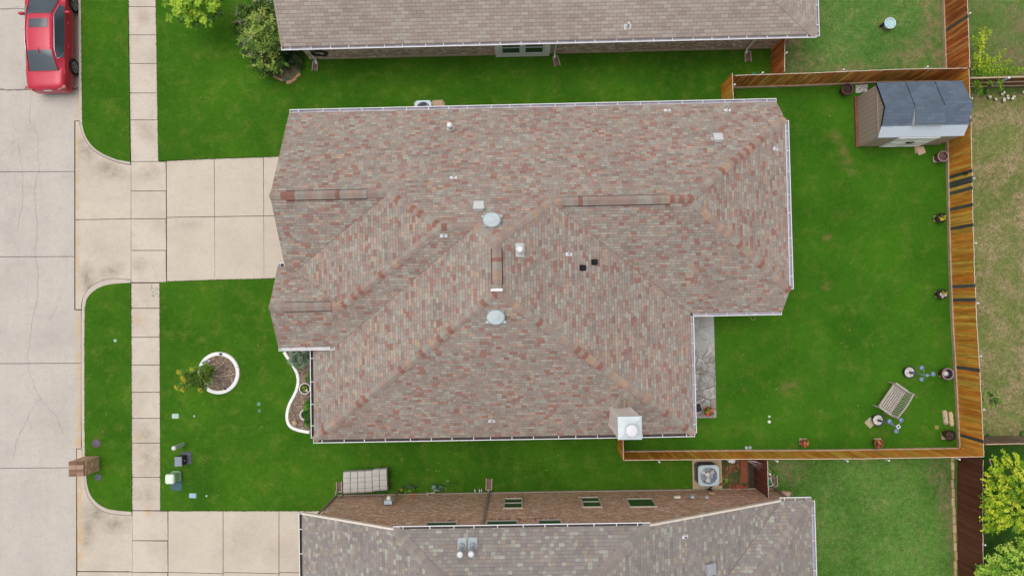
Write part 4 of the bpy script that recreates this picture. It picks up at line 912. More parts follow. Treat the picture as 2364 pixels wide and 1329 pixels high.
# ------------------------------------------------------------------ parked car
car = thing('parked_car', 'shiny red four-door sedan parked on the road by the kerb', 'car', (P(170, 150, .3).x - .93, P(105, 211, .62).y + 2.37, ZR))
cp_ = NT('red_car_paint'); cp_.b.inputs['Coat Weight'].default_value = 0.3; cp_.b.inputs['Coat Roughness'].default_value = 0.12
M['carred'] = cp_.out((0.52, 0.025, 0.06, 1), 0.42, 0.1, 0.45)
cgl = NT('car_glass').out((0.05, 0.07, 0.085, 1), .12, 0, .9); M['tyre'] = plain('tyre_rubber', (.02, .02, .022, 1), .8); M['alloy'] = plain('alloy_rim', (.42, .42, .43, 1), .35, .7); M['chrome'] = plain('chrome_trim', (.75, .75, .77, 1), .15, .9)  # car glass base colour is lifted to stand in for reflections and haze
def cr_(vals, n=5):                       # smooth rows of points
    out = []
    for i in range(len(vals) - 1):
        p0, p1, p2, p3 = vals[max(0, i - 1)], vals[i], vals[i + 1], vals[min(len(vals) - 1, i + 2)]
        for k in range(n):
            t = k / n; out.append([.5 * (2 * b_ + (c_ - a_) * t + (2 * a_ - 5 * b_ + 4 * c_ - d_) * t * t + (3 * b_ - a_ - 3 * c_ + d_) * t ** 3) for a_, b_, c_, d_ in zip(p0, p1, p2, p3)])
    out.append(list(vals[-1])); return out
sts = cr_([(-2.37, .60, .40, .74), (-2.33, .76, .26, .93), (-2.15, .86, .22, 1.03), (-1.75, .905, .2, 1.05), (-1.2, .92, .2, 1.03), (0, .925, .2, 1.0), (1.0, .925, .2, .98), (1.6, .915, .2, .96), (2.0, .88, .22, .86), (2.25, .78, .26, .74), (2.36, .6, .36, .62)], 4)
def sec(y, w_, zb, zd):
    h = [(w_ * .9, zb), (w_ * .985, zb + (zd - zb) * .18), (w_, zb + (zd - zb) * .45), (w_ * .985, zb + (zd - zb) * .66), (w_ * .955, zb + (zd - zb) * .82), (w_ * .90, zb + (zd - zb) * .93), (w_ * .80, zd - .012), (w_ * .5, zd + .012), (0, zd + .022)]
    return [Vector((x, y, z)) for x, z in h] + [Vector((-x, y, z)) for x, z in h[-2::-1]]
bd = MB(); rings = [sec(*s_) for s_ in sts]; bd.loft([r for r in rings], 0, False, False, False, smooth=True); bd.face(rings[0][::-1]); bd.face(rings[-1])
bd.face([Vector((x, y, .21)) for x, y in ((-.8, -2.2), (.8, -2.2), (.8, 2.2), (-.8, 2.2))][::-1])
body = bd.build('body', M['carred'], car, local=True)
rows = cr_([(-1.66, .70, .76, 1.045), (-1.2, .635, .77, 1.225), (-.75, .585, .78, 1.375), (-.2, .605, .80, 1.43), (.35, .605, .81, 1.435), (.85, .585, .81, 1.39), (1.25, .655, .81, 1.2), (1.72, .73, .80, .985)], 4)
def roww(y, rw, bw, z): return [Vector((x * rw, y, z - .05 * (abs(x) ** 3) + .012 * (1 - x * x))) for x in (-1, -.75, -.4, 0, .4, .75, 1)]
ca = MB(); RR = [roww(*r) for r in rows]; ca.loft(RR, 0, False, smooth=True)
belt = [Vector((bw + .075 + .02, y, .955)) for y, rw, bw, z in rows]
for s_ in (1, -1):
    L_ = [[Vector((s_ * abs(r[-1].x), r[-1].y, r[-1].z)) for r in RR], [Vector((s_ * (q.x), q.y, q.z)) for q in belt]]
    ca.loft(L_ if s_ > 0 else L_[::-1], 0, False, smooth=False)
ca.build('cabin', M['carred'], car, local=True)
def patch(i0, i1, x0, x1, off=.008, top=0, nx=8):
    mb = MB(); g_ = []
    for i in range(i0, i1 + 1):
        y, rw, bw, z = rows[i]; row = []
        for k in range(nx + 1):
            x = x0 + (x1 - x0) * k / nx; row.append(Vector((x * rw, y, z - .05 * abs(x) ** 3 + .012 * (1 - x * x) + off)))
        g_.append(row)
    mb.loft(g_, 0, False, smooth=True); return mb
patch(1, 8, -.9, .9).build('rear_window', cgl, car, local=True); patch(20, 27, -.9, .9).build('windscreen', cgl, car, local=True); patch(15, 18, -.68, .68, .01).build('sunroof', cgl, car, local=True)
for s_ in (1, -1):
    mb = MB(); top = []; bot = []
    for i in range(5, 26):
        r = RR[i][-1]; bl_ = belt[i]; f0 = .10 if 8 <= i <= 20 else .14; top.append(Vector((r.x, r.y, r.z)).lerp(bl_, f0)); bot.append(Vector((r.x, r.y, r.z)).lerp(bl_, .92))
    k = len(top); bot[0] = top[0].lerp(bot[2], .55); bot[-1] = top[-1].lerp(bot[-2], .8)
    o = Vector((.012, 0, .006)); T_ = [Vector((s_ * (p + o).x, p.y, (p + o).z)) for p in top]; B_ = [Vector((s_ * (p + o).x, p.y, (p + o).z)) for p in bot]
    mb.loft([T_, B_] if s_ > 0 else [B_, T_], 0, False); mb.build('side_window', cgl, car, local=True)
    c_ = MB(); c_.tube([p + Vector((s_ * .004, 0, .006)) for p in T_], .012, 5); c_.tube([T_[0], B_[0], B_[3]], .01, 5); c_.build('window_trim', M['chrome'], car, local=True)
    m = MB(); m.ball((s_ * 1.02, 1.02, .99), .125, 12, sc=(1.2, .62, .75)); m.tube([(s_ * .86, 1.05, .94), (s_ * .95, 1.03, .97)], .03, 6); m.build('wing_mirror', M['carred'], car, local=True)
    for y in (-.42, .62):
        d = MB(); d.tube([(s_ * .93, y - .1, .80), (s_ * .955, y - .06, .82), (s_ * .955, y + .06, .82), (s_ * .93, y + .1, .80)], .016, 6); d.build('door_handle', M['carred'], car, local=True)
    for y in (-1.2, 1.62):
        Mx = Matrix.Rotation(s_ * math.pi / 2, 3, 'Y'); wv = MB(); c = Vector((s_ * .80, y, .335))
        wv.lathe(c, [(.20, 0), (.325, .01), (.335, .04), (.335, .11), (.32, .145), (.235, .15)], 28, M=Mx); wh = wv.build('wheel', M['tyre'], car, local=True)
        rm = MB(); rm.lathe(c, [(.235, .148), (.225, .15), (.2, .12)], 28, M=Mx); rm.lathe(c, [(.05, .15), (.0, .155)], 10, M=Mx)
        rm.lathe(c, [(.2, .1), (0, .1)], 20, 1, M=Mx)
        for k in range(10):
            a = 2 * math.pi * k / 10 + (.11 if k % 2 else -.11) * 1.2; rm.tube([c + Mx @ Vector((.04 * math.cos(a), .04 * math.sin(a), .145)), c + Mx @ Vector((.215 * math.cos(a), .215 * math.sin(a), .14))], .014, 4)
        rm.build('rim', [M['alloy'], M['black']], wh, local=True)
        ar = MB(); ar.lathe(Vector((s_ * (.897 if y < 0 else .897), y, .345)), [(.385, .025), (.33, .027)], 28, M=Mx, smooth=False); ar.build('wheel_arch', M['black'], body, local=True)
    l = MB(); l.box((s_ * .72, -2.28, .9), (.34, .12, .12), s_ * .35); l.build('tail_light', NT('tail_lamp').out((.35, .01, .01, 1), .1, 0, .8), car, local=True)
    l = MB(); l.ball((s_ * .68, 2.18, .72), .14, 10, sc=(1.2, .9, .5)); l.build('headlight', M['glass'], car, local=True)
m = MB(); m.box((.02, -2.365, .80), (.36, .03, .12)); m.build('number_plate', M['white'], car, local=True)
m = MB(); m.loft([[Vector((x, y, z)) for x, y, z in ((-.03, -.86, 1.36), (.03, -.86, 1.36), (.012, -.62, 1.405), (-.012, -.62, 1.405))], [Vector((x, y, z)) for x, y, z in ((-.006, -.9, 1.43), (.006, -.9, 1.43), (.004, -.66, 1.42), (-.004, -.66, 1.42))]], cap1=True); m.build('roof_antenna', M['carred'], car, local=True)
m = MB(); m.box((0, 1.78, .99), (1.4, .08, .02)); m.build('wiper', M['black'], car, local=True)
m = MB(); m.tube([(-.72, -2.26, .985), (-.3, -2.335, .975), (.3, -2.335, .975), (.72, -2.26, .985)], .016, 6); m.build('boot_edge', M['carred'], body, local=True)

# ------------------------------------------------------------------ utilities by the road
mp = MB(); c = P(176.5, 1082, 1.2); c.z = 0
mb_t = thing('brick_mailbox', 'brown brick kerbside mailbox pillar standing between two round metal lids', 'mailbox', c, R_(1.0))
mp = MB(); hw, hh = .33, .32
for q in (((-hw, -hh), (hw, -hh)), ((hw, -hh), (hw, hh)), ((hw, hh), (-hw, hh)), ((-hw, hh), (-hw, -hh))):
    (x0, y0), (x1, y1) = q; L = math.hypot(x1 - x0, y1 - y0); mp.face([(x0, y0, 0), (x1, y0 if x0 != x1 else y1, 0), (x1, y1, 1.18), (x0, y0, 1.18)] if False else [(x0, y0, -.2), (x1, y1, -.2), (x1, y1, 1.18), (x0, y0, 1.18)], 0, [(0, 0), (L, 0), (L, 1.38), (0, 1.38)])
pil = mp.build('pillar', M['brickS'], mb_t, local=True)
tp = MB()
for r in range(2):
    for k in range(4): tp.box((-.165 + .33 * r, -.24 + k * .16, 1.20), (.306, .138, .06), 0, 0, random.random())
tp.box((0, 0, 1.185), (.64, .62, .045), 0, 1, .5)
tp.build('brick_cap', [capmat('mailbox_bricks', [(0, S(140, 106, 88)), (.3, S(162, 128, 108)), (.6, S(116, 88, 76)), (.8, S(174, 144, 126))]), plain('mailbox_mortar', S(188, 166, 150), .9)], mb_t, local=True)
dm = MB(); dm.box((-.335, 0, .95), (.03, .3, .26)); dm.build('mailbox_door', M['black'], mb_t, local=True)
def lid(label, u, v, r, mat, rim=None, name='manhole', cat='manhole'):
    t = thing(name, label, cat, G(u, v)); mb = MB(); mb.lathe(G(u, v), [(r, -.02), (r, .012), (r * .93, .018), (0, .02)], 28); mb.tube([G(u, v) + Vector((r * .25 * math.cos(a), r * .3 * math.sin(a), .022)) for a in (0.3, 1.2, 2, 2.9)], .012, 5)
    mb.build('cover', mat, t)
    if rim: m = MB(); m.lathe(G(u, v), [(r, .006), (r * 1.28, .008), (r * 1.32, -.02)], 28); m.build('rim', rim, t)
lm = plain('grey_lid_iron', S(92, 98, 108), .55, .2, .2, 12)
lid('larger round grey metal lid with rusty rim in the verge above the brick mailbox', 222.5, 1023, .165, lm, plain('rusty_rim', S(118, 84, 74), .9, var=.3, sc=14)); lid('smaller round grey lid in the verge below the brick mailbox', 226.5, 1100.6, .155, lm)
def rlid(label, u, v, w, h, mat, rz=0.0, name='valve_box_lid'):
    mb = MB(); mb.rbox(G(u, v) + Vector((0, 0, .005)), (w, h, .05), rz, 0, .04); mb.box(G(u, v) + Vector((0, 0, .032)), (w * .8, .012, .006), rz)
    return tag(mb.build(name, mat), label, 'lid')
teal = plain('pale_teal_plastic', S(182, 208, 194), .6, var=.12, sc=14)
rlid('pale mint rectangular valve box lid in the lawn right of the sidewalk', 405, 960, .34, .25, teal); rlid('pale blue rectangular valve box lid below the green utility cabinet', 445, 1143.5, .35, .24, plain('pale_blue_plastic', S(162, 194, 208), .6, var=.12, sc=14), -.03)
lid('upper of two small round green sewer caps in the front lawn', 598, 932, .09, plain('green_cap', S(104, 156, 122), .6), name='sewer_cap', cat='cap'); lid('lower of two small round green sewer caps in the front lawn', 599, 947.5, .075, plain('green_cap_dull', S(96, 146, 112), .6), name='sewer_cap', cat='cap')
for u, v, r, lb in ((448.5, 960, .045, 'tiny mint cap in the grass right of the mint valve box lid'), (477, 1144, .045, 'tiny blue cap in the grass right of the blue valve box lid'), (266, 786, .07, 'small pale green cap in the roadside verge'), (660, 184, .07, 'small teal cap inside the stone-edged corner bed'), (1741, 171, .075, 'small teal cap in the grass beside the cedar gate fence')):
    mb = MB(); mb.lathe(G(u, v), [(r, -.02), (r, .014), (0, .02)], 14); tag(mb.build('ground_marker', teal if v > 300 else plain('teal_cap', S(60, 160, 140), .5)), lb, 'cap')
def post_marker():
    c = P(401, 1034, .93); t = thing('marker_post', 'round white utility marker post on the front lawn', 'post', (c.x, c.y, 0)); c.z = 0
    mb = MB(); mb.lathe(c, [(.092, 0), (.092, .9)], 20); mb.build('post', plain('pale_green_tube', S(190, 206, 190), .5), t); mb = MB(); mb.lathe(c, [(.098, .87), (.1, .93), (.07, .97), (0, .985)], 20); mb.build('cap', M['white'], t)
post_marker()
c = P(411.5, 1065, .58); c.z = 0; t = thing('utility_pedestal', 'dark grey utility pedestal box on the front lawn above the green cabinet', 'utility box', c, R_(1))
mb = MB(); mb.rbox(c + Vector((0, 0, .3)), (.31, .40, .56), R_(1), 0, .025); mb.rbox(c + Vector((0, 0, .575)), (.33, .42, .05), R_(1), 1, .02); mb.build('cabinet', [plain('charcoal_plastic', S(62, 62, 64), .6), plain('grey_box_top', S(138, 146, 158), .6)], t)
mb = MB(); mb.rbox(c + Vector((.1, .05, .04)), (.5, .56, .08), R_(1), 0, .04); mb.build('base_pad', plain('grey_base_pad', S(92, 98, 106), .7), t); mb = MB(); mb.box(c + Vector((.158, -.02, .3)), (.008, .06, .09)); mb.build('label_plate', M['white'], t)
c = P(390.5, 1106, .75); c.z = 0; t = thing('utility_cabinet', 'pale green utility cabinet standing on a dark teal pad near the sidewalk', 'utility box', c, R_(2))
def octo(w, h, b, z): return [c + Vector((x, y, z)) for x, y in ((-w + b, -h), (w - b, -h), (w, -h + b), (w, h - b), (w - b, h), (-w + b, h), (-w, h - b), (-w, -h + b))]
mb = MB(); mb.loft([octo(.19, .2, .05, .06), octo(.18, .19, .05, .62)]); mb.loft([octo(.205, .215, .06, .05), octo(.215, .225, .06, .12), octo(.205, .215, .06, .15), octo(.185, .195, .05, .16)]); mb.build('cabinet', plain('pale_green_paint', S(152, 190, 150, 1.2), .5), t)
mb = MB(); mb.loft([octo(.2, .21, .06, .60), octo(.2, .21, .06, .7), octo(.16, .17, .05, .75)], cap1=True); mb.build('lid', plain('pale_mint_paint', S(226, 240, 224), .5), t)
pad = MB(); q = [gx(395, 1088), gx(421, 1088), gx(421, 1131), gx(396, 1131)]; pad.prism(q, 0, .05); pad.build('base_pad', plain('dark_teal_pad', S(64, 100, 104), .6, var=.15), t)
mb = MB(); mb.box(G(408, 1112) + Vector((0, 0, .024)), (.5, .012, .006)); mb.build('pad_seam', M['black'], t)
# spray-painted mark on the sidewalk
ck = MB()
def stroke(pts, w_):
    q = [P(330 + x / 22.15, 640 + y / 22.15, .004) for x, y in fine(pts, 2)]
    for i, (a, b) in enumerate(zip(q[:-1], q[1:])):
        d = (b - a).normalized(); n = Vector((-d.y, d.x, 0)) * w_ / 2; ck.face((a - n - d * .004, b - n + d * .004, b + n + d * .004, a + n - d * .004))
stroke([(445, 765), (450, 850), (470, 920), (500, 975), (530, 990), (560, 970), (590, 910), (630, 845), (680, 810), (720, 815), (755, 860), (775, 930), (785, 1000)], .036)
stroke([(450, 400), (450, 440)], .05); stroke([(440, 510), (470, 550), (520, 590), (570, 630), (640, 650), (700, 645), (750, 600), (765, 565)], .032); stroke([(440, 540), (415, 600), (415, 670)], .034); stroke([(505, 740), (540, 745)], .04)
tag(ck.build('spray_marking', plain('white_spray', (.9, .9, .88, 1), .8, var=.03, sc=30)), 'hand-sprayed white marking like a sideways 5.2 on the sidewalk', 'marking')
# ------------------------------------------------------------------ planting
def clump(mb, c, rad, n, size, base, jit=.12, up=.7, sc=(1, 1, .8), asp=.45, shell=.35):
    c = Vector(c)
    for _ in range(n):
        d = Vector((random.gauss(0, 1), random.gauss(0, 1), random.gauss(0, 1))).normalized() * rad * (random.random() ** shell)
        mb.leaf(c + Vector((d.x * sc[0], d.y * sc[1], d.z * sc[2])), size * random.uniform(.7, 1.25), base + random.uniform(-jit, jit), up, 0, asp)
bark = plain('bark', S(120, 104, 90), .9, var=.3, sc=14); twig = plain('grey_twig', S(168, 156, 146), .9, var=.25)
def limbs(t, base, tips, r0=.06, fork=None, mat=None, name='trunk'):
    mb = MB(); fork = Vector(fork) if fork else Vector(base) + Vector((0, 0, .6))
    mb.tube([base, Vector(base).lerp(fork, .5) + Vector((.02, -.01, 0)), fork], [r0, r0 * .85, r0 * .7], 8)
    for q in tips:
        q = Vector(q); mid = fork.lerp(q, .5) + Vector((random.uniform(-.06, .06), random.uniform(-.06, .06), .08)); mb.tube([fork, mid, q], [r0 * .5, r0 * .3, r0 * .1], 5)
    mb.build(name, mat or bark, t)
def rosette(mb, c, rad, n, size, base):           # a spray of lobed leaves at a branch tip
    c = Vector(c)
    for i in range(n):
        a = 2.399 * i + random.uniform(-.3, .3); el = random.uniform(-.35, .5); L = rad * random.uniform(.65, 1.15); d = Vector((math.cos(a) * math.cos(el), math.sin(a) * math.cos(el), math.sin(el))); s_ = Vector((-math.sin(a), math.cos(a), random.uniform(-.5, .5)))
        w_ = size * .5; p = lambda t, k: c + d * (L * t) + s_ * (w_ * k) - Vector((0, 0, L * .25 * t * t))
        r = min(1, max(0, base + random.uniform(-.14, .14)))
        mb.face((p(.12, 0), p(.4, -.55), p(.5, -.3), p(.72, -.6), p(.8, -.25), p(1.05, 0), p(.8, .25), p(.72, .6), p(.5, .3), p(.4, .55)), 0, None, r)
# young oak at the top edge
t0 = P(446, -18, 0); tree = thing('oak_tree', 'bright lime-green young oak tree at the top edge of the front lawn', 'tree', t0)
mb = MB(); tips = []; oc = P(444, 0, 2.8)
random.seed(11)
for i in range(95):
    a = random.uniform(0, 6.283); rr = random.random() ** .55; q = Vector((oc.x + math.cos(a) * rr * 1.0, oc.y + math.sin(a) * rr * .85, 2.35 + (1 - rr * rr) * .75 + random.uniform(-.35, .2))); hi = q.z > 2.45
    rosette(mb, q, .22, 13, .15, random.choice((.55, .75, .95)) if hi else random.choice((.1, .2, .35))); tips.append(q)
for u, v in ((390, 42), (437, 56), (480, 52), (412, 30), (500, 14), (381, 6), (462, 40), (430, 20)):
    q = P(u, v, 2.4); rosette(mb, q, .25, 14, .16, random.choice((.8, .95, .6))); tips.append(q)
mb.build('crown', leafmat('lime_oak_leaf', [(0, S(44, 80, 26)), (.35, S(70, 112, 30)), (.6, S(124, 168, 38)), (.85, S(164, 202, 52)), (1, S(190, 220, 74))]), tree)
limbs(tree, t0, tips[::5], .055, (t0.x, t0.y, 1.5))
# holly tree by the corner of the top house
random.seed(5)
LH = [(0, S(38, 64, 24)), (.3, S(78, 112, 40)), (.6, S(116, 150, 54)), (.85, S(158, 186, 78)), (1, S(186, 198, 108))]
hol = leafmat('olive_leaf', LH)
t1 = P(622, 92, 0); tree = thing('bushy_tree', 'large olive-green bushy tree with grey twigs at the corner of the top house', 'tree', t1)
mb = MB(); tips = []; tw = MB()
spots = [(u, v) for u in range(548, 700, 13) for v in range(8, 178, 13)]
def inside(u, v):
    return ((u - 597) / 54) ** 2 + ((v - 66) / 66) ** 2 < 1 or ((u - 618) / 46) ** 2 + ((v - 118) / 52) ** 2 < 1 or ((u - 645) / 40) ** 2 + ((v - 70) / 40) ** 2 < 1
for u, v in spots:
    if not inside(u, v): continue
    u += random.uniform(-6, 6); v += random.uniform(-6, 6)
    d = math.hypot((u - 617) / 70, (v - 92) / 85); z = max(.5, 2.3 - 1.5 * d * d + random.uniform(-.5, .25)); z = min(z, 2.35 if u < 640 else 1.9)
    if random.random() < .12: z *= .55
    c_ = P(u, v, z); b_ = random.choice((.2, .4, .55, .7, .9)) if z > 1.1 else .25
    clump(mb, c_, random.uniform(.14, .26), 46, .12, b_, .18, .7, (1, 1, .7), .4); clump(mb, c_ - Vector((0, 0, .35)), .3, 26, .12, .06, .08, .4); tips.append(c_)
    for _ in range(3):
        a = random.uniform(0, 6.28); e = c_ + Vector((math.cos(a), math.sin(a), .25)) * random.uniform(.24, .42)
        for k_ in range(13): mb.leaf(c_.lerp(e, k_ / 12) + Vector((random.gauss(0, .03), random.gauss(0, .03), 0)), .11, min(1, b_ + .1 + .02 * k_), .9, 0, .42)
for u, v in ((547, 28), (571, 90), (563, 105), (598, 48), (580, 125), (630, 103), (552, 52), (600, 120)):
    c_ = P(u, v, 2.0)
    for k in range(9): a = random.uniform(0, 6.28); tw.tube([c_, c_ + Vector((math.cos(a), math.sin(a), .4)) * random.uniform(.12, .3)], [.008, .004], 4)
cr2 = mb.build('crown', hol, tree); tw.build('bare_twigs', twig, tree); limbs(tree, t1, tips[::6], .09, (t1.x, t1.y, .7))
def shrub(label, u, v, rx, ry, h, mat, n=26, size=.06, leaves=70, cr=.13, seed=1, name='shrub', b=(.2, .45, .6, .8), zlo=.1):
    random.seed(seed); c0 = P(u, v, h * .6); c0.z = 0; t = thing(name, label, 'shrub', c0); mb = MB(); tips = []
    for i in range(n):
        a = random.uniform(0, 6.283); q = random.random() ** .5; z = zlo + (h - zlo) * (math.sqrt(max(.05, 1 - q * q))) * random.uniform(.75, 1.05); p = c0 + Vector((rx * q * math.cos(a), ry * q * math.sin(a), z)); tips.append(p)
        clump(mb, p, cr, leaves, size, random.choice(b), .18, .8)
    mb.build('foliage', mat, t); limbs(t, c0, tips[::6], .025, (c0.x, c0.y, h * .35), name='stem'); return t
deepg = leafmat('deep_green_leaf', [(0, S(18, 40, 20)), (.5, S(36, 72, 34)), (1, S(78, 116, 60))], .4)
silv = leafmat('sage_leaf', [(0, S(70, 92, 70)), (.4, S(112, 136, 106)), (.7, S(150, 172, 142)), (1, S(182, 198, 172))])
brig = leafmat('bright_box_leaf', [(0, S(28, 72, 12)), (.45, S(58, 124, 22)), (.8, S(96, 164, 36)), (1, S(128, 190, 60))])
shrub('dark glossy green shrub below the corner of the top house', 672, 134, .44, .52, .9, deepg, 30, .075, 80, .15, 3)
shrub('silvery sage-green shrub at the upper end of the white-edged front bed', 690, 829, .52, .34, .75, silv, 44, .07, 70, .13, 4)
shrub('small bright green shrub between sage shrub and upper planter in the front bed', 716, 867, .2, .24, .6, brig, 14, .05, 80, .11, 5)
shrub('tall bright green shrub against the gutter at the lower end of the front bed', 714, 951, .2, .66, .75, brig, 34, .055, 90, .13, 6)
# stone-edged corner bed
random.seed(8)
bed = MB(); bq = [gx(*q) for q in fine([(610, 60), (580, 120), (610, 165), (640, 181), (656, 188), (670, 191), (684, 185), (694, 172), (695, 150), (694, 133), (640, 40), (610, 60)], 2)][:-1]
bed.prism(bq, -.05, .045); o_ = structure('flower_bed_soil', bed, lawnmat('weedy_bed', S(148, 144, 110), S(124, 124, 90), S(182, 166, 142), .9, bare=S(172, 152, 130), bareamt=1.0, grain=2))
stone = plain('tan_edging_stone', S(206, 168, 124), .9, var=.25, sc=5)
for i, (u, v, w_, h_, a, lb) in enumerate([(637, 179, .2, .1, -25, 'leftmost, half-buried against the bushy tree'), (649, 184.5, .27, .1, -27, 'second from the left, long and slanting'), (668.5, 191, .25, .14, 8, 'lowest point of the curve'), (680, 185.5, .24, .13, 36, 'just right of the lowest one'), (689.5, 175.5, .26, .12, 38, 'right side of the curve, below the topmost'), (694, 145, .12, .18, 10, 'topmost, beside the brick wall')]):
    mb = MB(); mb.rbox(G(u, v) + Vector((0, 0, .05)), (w_, h_, .13), R_(a), 0, .02); tag(mb.build('edging_stone', stone), 'tan edging stone of the corner bed, ' + lb, 'stone', 'edging stones of the corner bed')
mb = MB(); mb.rbox(G(590, 1) + Vector((0, 0, .06)), (.14, .3, .16), R_(8), 0, .02); tag(mb.build('edging_stone', stone), 'tan edging stone at the top edge above the bushy tree', 'stone')
mb = MB(); mb.prism([gx(598, -30), gx(624, -30), gx(630, 26), gx(612, 18), gx(596, 8)], -.05, .05); tag(mb.build('bed_gravel', speckle('blue_grey_gravel', [(0, S(80, 84, 96)), (.5, S(140, 142, 152)), (.8, S(176, 150, 130)), (1, S(210, 210, 214))], 15)), 'blue-grey gravel beside the wall at the top edge', 'gravel', kind='stuff')

# ring bed on the front lawn
mulch = speckle('bark_mulch', [(0, S(92, 78, 68)), (.4, S(124, 107, 94)), (.75, S(144, 126, 112)), (.93, S(164, 142, 124)), (1, S(206, 188, 164))], 24)
wedge = plain('white_painted_edging', (.86, .86, .84, 1), .7, var=.06, sc=4)
rc = P(504, 861, .12); rc.z = 0; ring = thing('flower_bed', 'round mulched flower bed with white edging ring on the front lawn', 'flower bed', rc)
mb = MB(); mb.lathe(rc, [(.8, .07), (.6, .085), (0, .1)], 40); mb.build('mulch', mulch, ring)
for k in range(5):
    a0, a1 = 2 * math.pi * k / 5 + .3, 2 * math.pi * (k + 1) / 5 + .285; m = MB(); n = 12; rr = []
    for i in range(n + 1):
        a = a0 + (a1 - a0) * i / n; e = Vector((math.cos(a), math.sin(a), 0)); rr.append([rc + e * r + Vector((0, 0, z)) for r, z in ((.78, 0), (.775, .11), (.79, .13), (.915, .13), (.935, .11), (.945, 0))])
    m.loft(rr, 0, False); m.face(rr[0]); m.face(rr[-1][::-1]); m.build('edging', wedge, ring)
for pts in ([(524, 824), (516, 838), (500, 850), (491, 858)], [(545, 862), (530, 866), (512, 867.5), (492, 867)], [(497, 888), (501, 893), (504, 898)]):
    m = MB(); m.tube([P(u, v, .115) for u, v in pts], .018, 6); tag(m.build('drip_hose', plain('pale_drip_tube', S(214, 186, 158), .6)), 'pale drip tube across the mulch of the round bed, ' + ('upper' if pts[0][1] < 850 else 'middle' if pts[0][1] < 880 else 'short lower') + ' one', 'tube', 'drip tubes in the round bed')
def ornament(label, u, v, rot, shell, skin):
    c = P(u, v, .1); t = thing('turtle_ornament', label, 'ornament', c, rot); m = MB(); m.lathe((0, 0, 0), [(.115, .01), (.11, .04), (.075, .075), (0, .09)], 16)
    m.build('shell', shell, t, local=True); m = MB()
    m.ball((.17, 0, .04), .045, 8, sc=(1.3, .9, .7))
    for a in (.75, -.75, 2.4, -2.4): m.ball((.14 * math.cos(a), .14 * math.sin(a), .02), .045, 8, sc=(1, 1, .4))
    m.build('body', skin, t, local=True)
sh = NT('blue_shell'); q = sh.n('TexVoronoi', feature='DISTANCE_TO_EDGE'); sh.set(q, 'Vector', sh.obj()); q.inputs['Scale'].default_value = 16.0
ornament('white turtle ornament with blue patterned shell in the round bed', 477, 836.5, 2.95, sh.out(sh.mix(sh.rng(q.outputs['Distance'], .04, .1), S(206, 206, 216), S(98, 104, 146)), .4), M['white']); ornament('plain white animal ornament below the young tree in the round bed', 482, 880, 3.7, plain('cream_ornament', S(238, 222, 214), .6), plain('cream_ornament_body', S(230, 214, 206), .6))
for u, v, a, lb in ((510.5, 817, 1.9, 'at the top rim of the round bed'), (520.5, 896, -.6, 'at the lower right rim of the round bed'), (459, 849, 2.8, 'at the left rim of the round bed, beside the young tree')):
    c = P(u, v, .15); t = thing('garden_spotlight', 'small black garden spotlight ' + lb, 'light', (c.x, c.y, .08), a, 'black garden spotlights'); m = MB(); m.tube([(0, 0, -.05), (0, 0, .1)], .012, 6); m.build('stake', M['black'], t, local=True)
    m = MB(); m.lathe((0, 0, .13), [(.03, -.05), (.05, .04), (.04, .05), (0, .045)], 12, M=Matrix.Rotation(.8, 3, 'Y')); m.build('lamp_head', plain('spot_glass', S(48, 56, 84), .2), t, local=True)
# young tree leaning out of the ring bed
random.seed(21); tb = P(489, 866, .1); tree = thing('young_tree', 'slender young tree with yellow tips rising from the round bed', 'tree', tb)
mb = MB(); fl_ = MB(); tips = []
def spray(u, v, z, r, n, b): c_ = P(u, v, z); clump(mb, c_, r, n, .095, b, .2, .7, asp=.4); tips.append(c_)
for u, v, z in ((478, 850, .9), (484, 862, .8), (472, 858, 1.1), (466, 866, 1.3), (476, 872, 1.0), (480, 880, .9), (460, 876, 1.5), (452, 862, 1.7), (446, 872, 1.9), (440, 884, 1.9), (430, 868, 2.3), (456, 888, 1.4), (432, 884, 2.1), (466, 884, 1.2), (472, 846, 1.0), (488, 856, .7), (424, 888, 2.2), (470, 893, 1.1), (462, 855, 1.4), (444, 860, 1.8), (456, 868, 1.9)):
    for _ in range(2): spray(u + random.uniform(-5, 5), v + random.uniform(-4, 4), z + random.uniform(-.15, .15), random.uniform(.14, .24), 60, random.choice((.25, .4, .55, .72)))
for u, v, z in ((411, 859, 2.9), (420, 871, 2.7), (442, 852, 2.2), (406, 894, 2.7), (420, 898, 2.4), (424, 876, 2.6), (460, 899, 1.5)):
    spray(u, v, z, .085, 30, .98); spray(u + 4, v + 2, z - .1, .09, 24, .8); spray(u + 10, v, z - .3, .12, 30, .55)
mb.build('crown', leafmat('young_tree_leaf', [(0, S(54, 94, 26)), (.4, S(100, 144, 44)), (.7, S(150, 184, 76)), (.9, S(184, 190, 66)), (1, S(216, 200, 54))]), tree); limbs(tree, tb, tips[::4], .022, P(470, 869, 1.2))
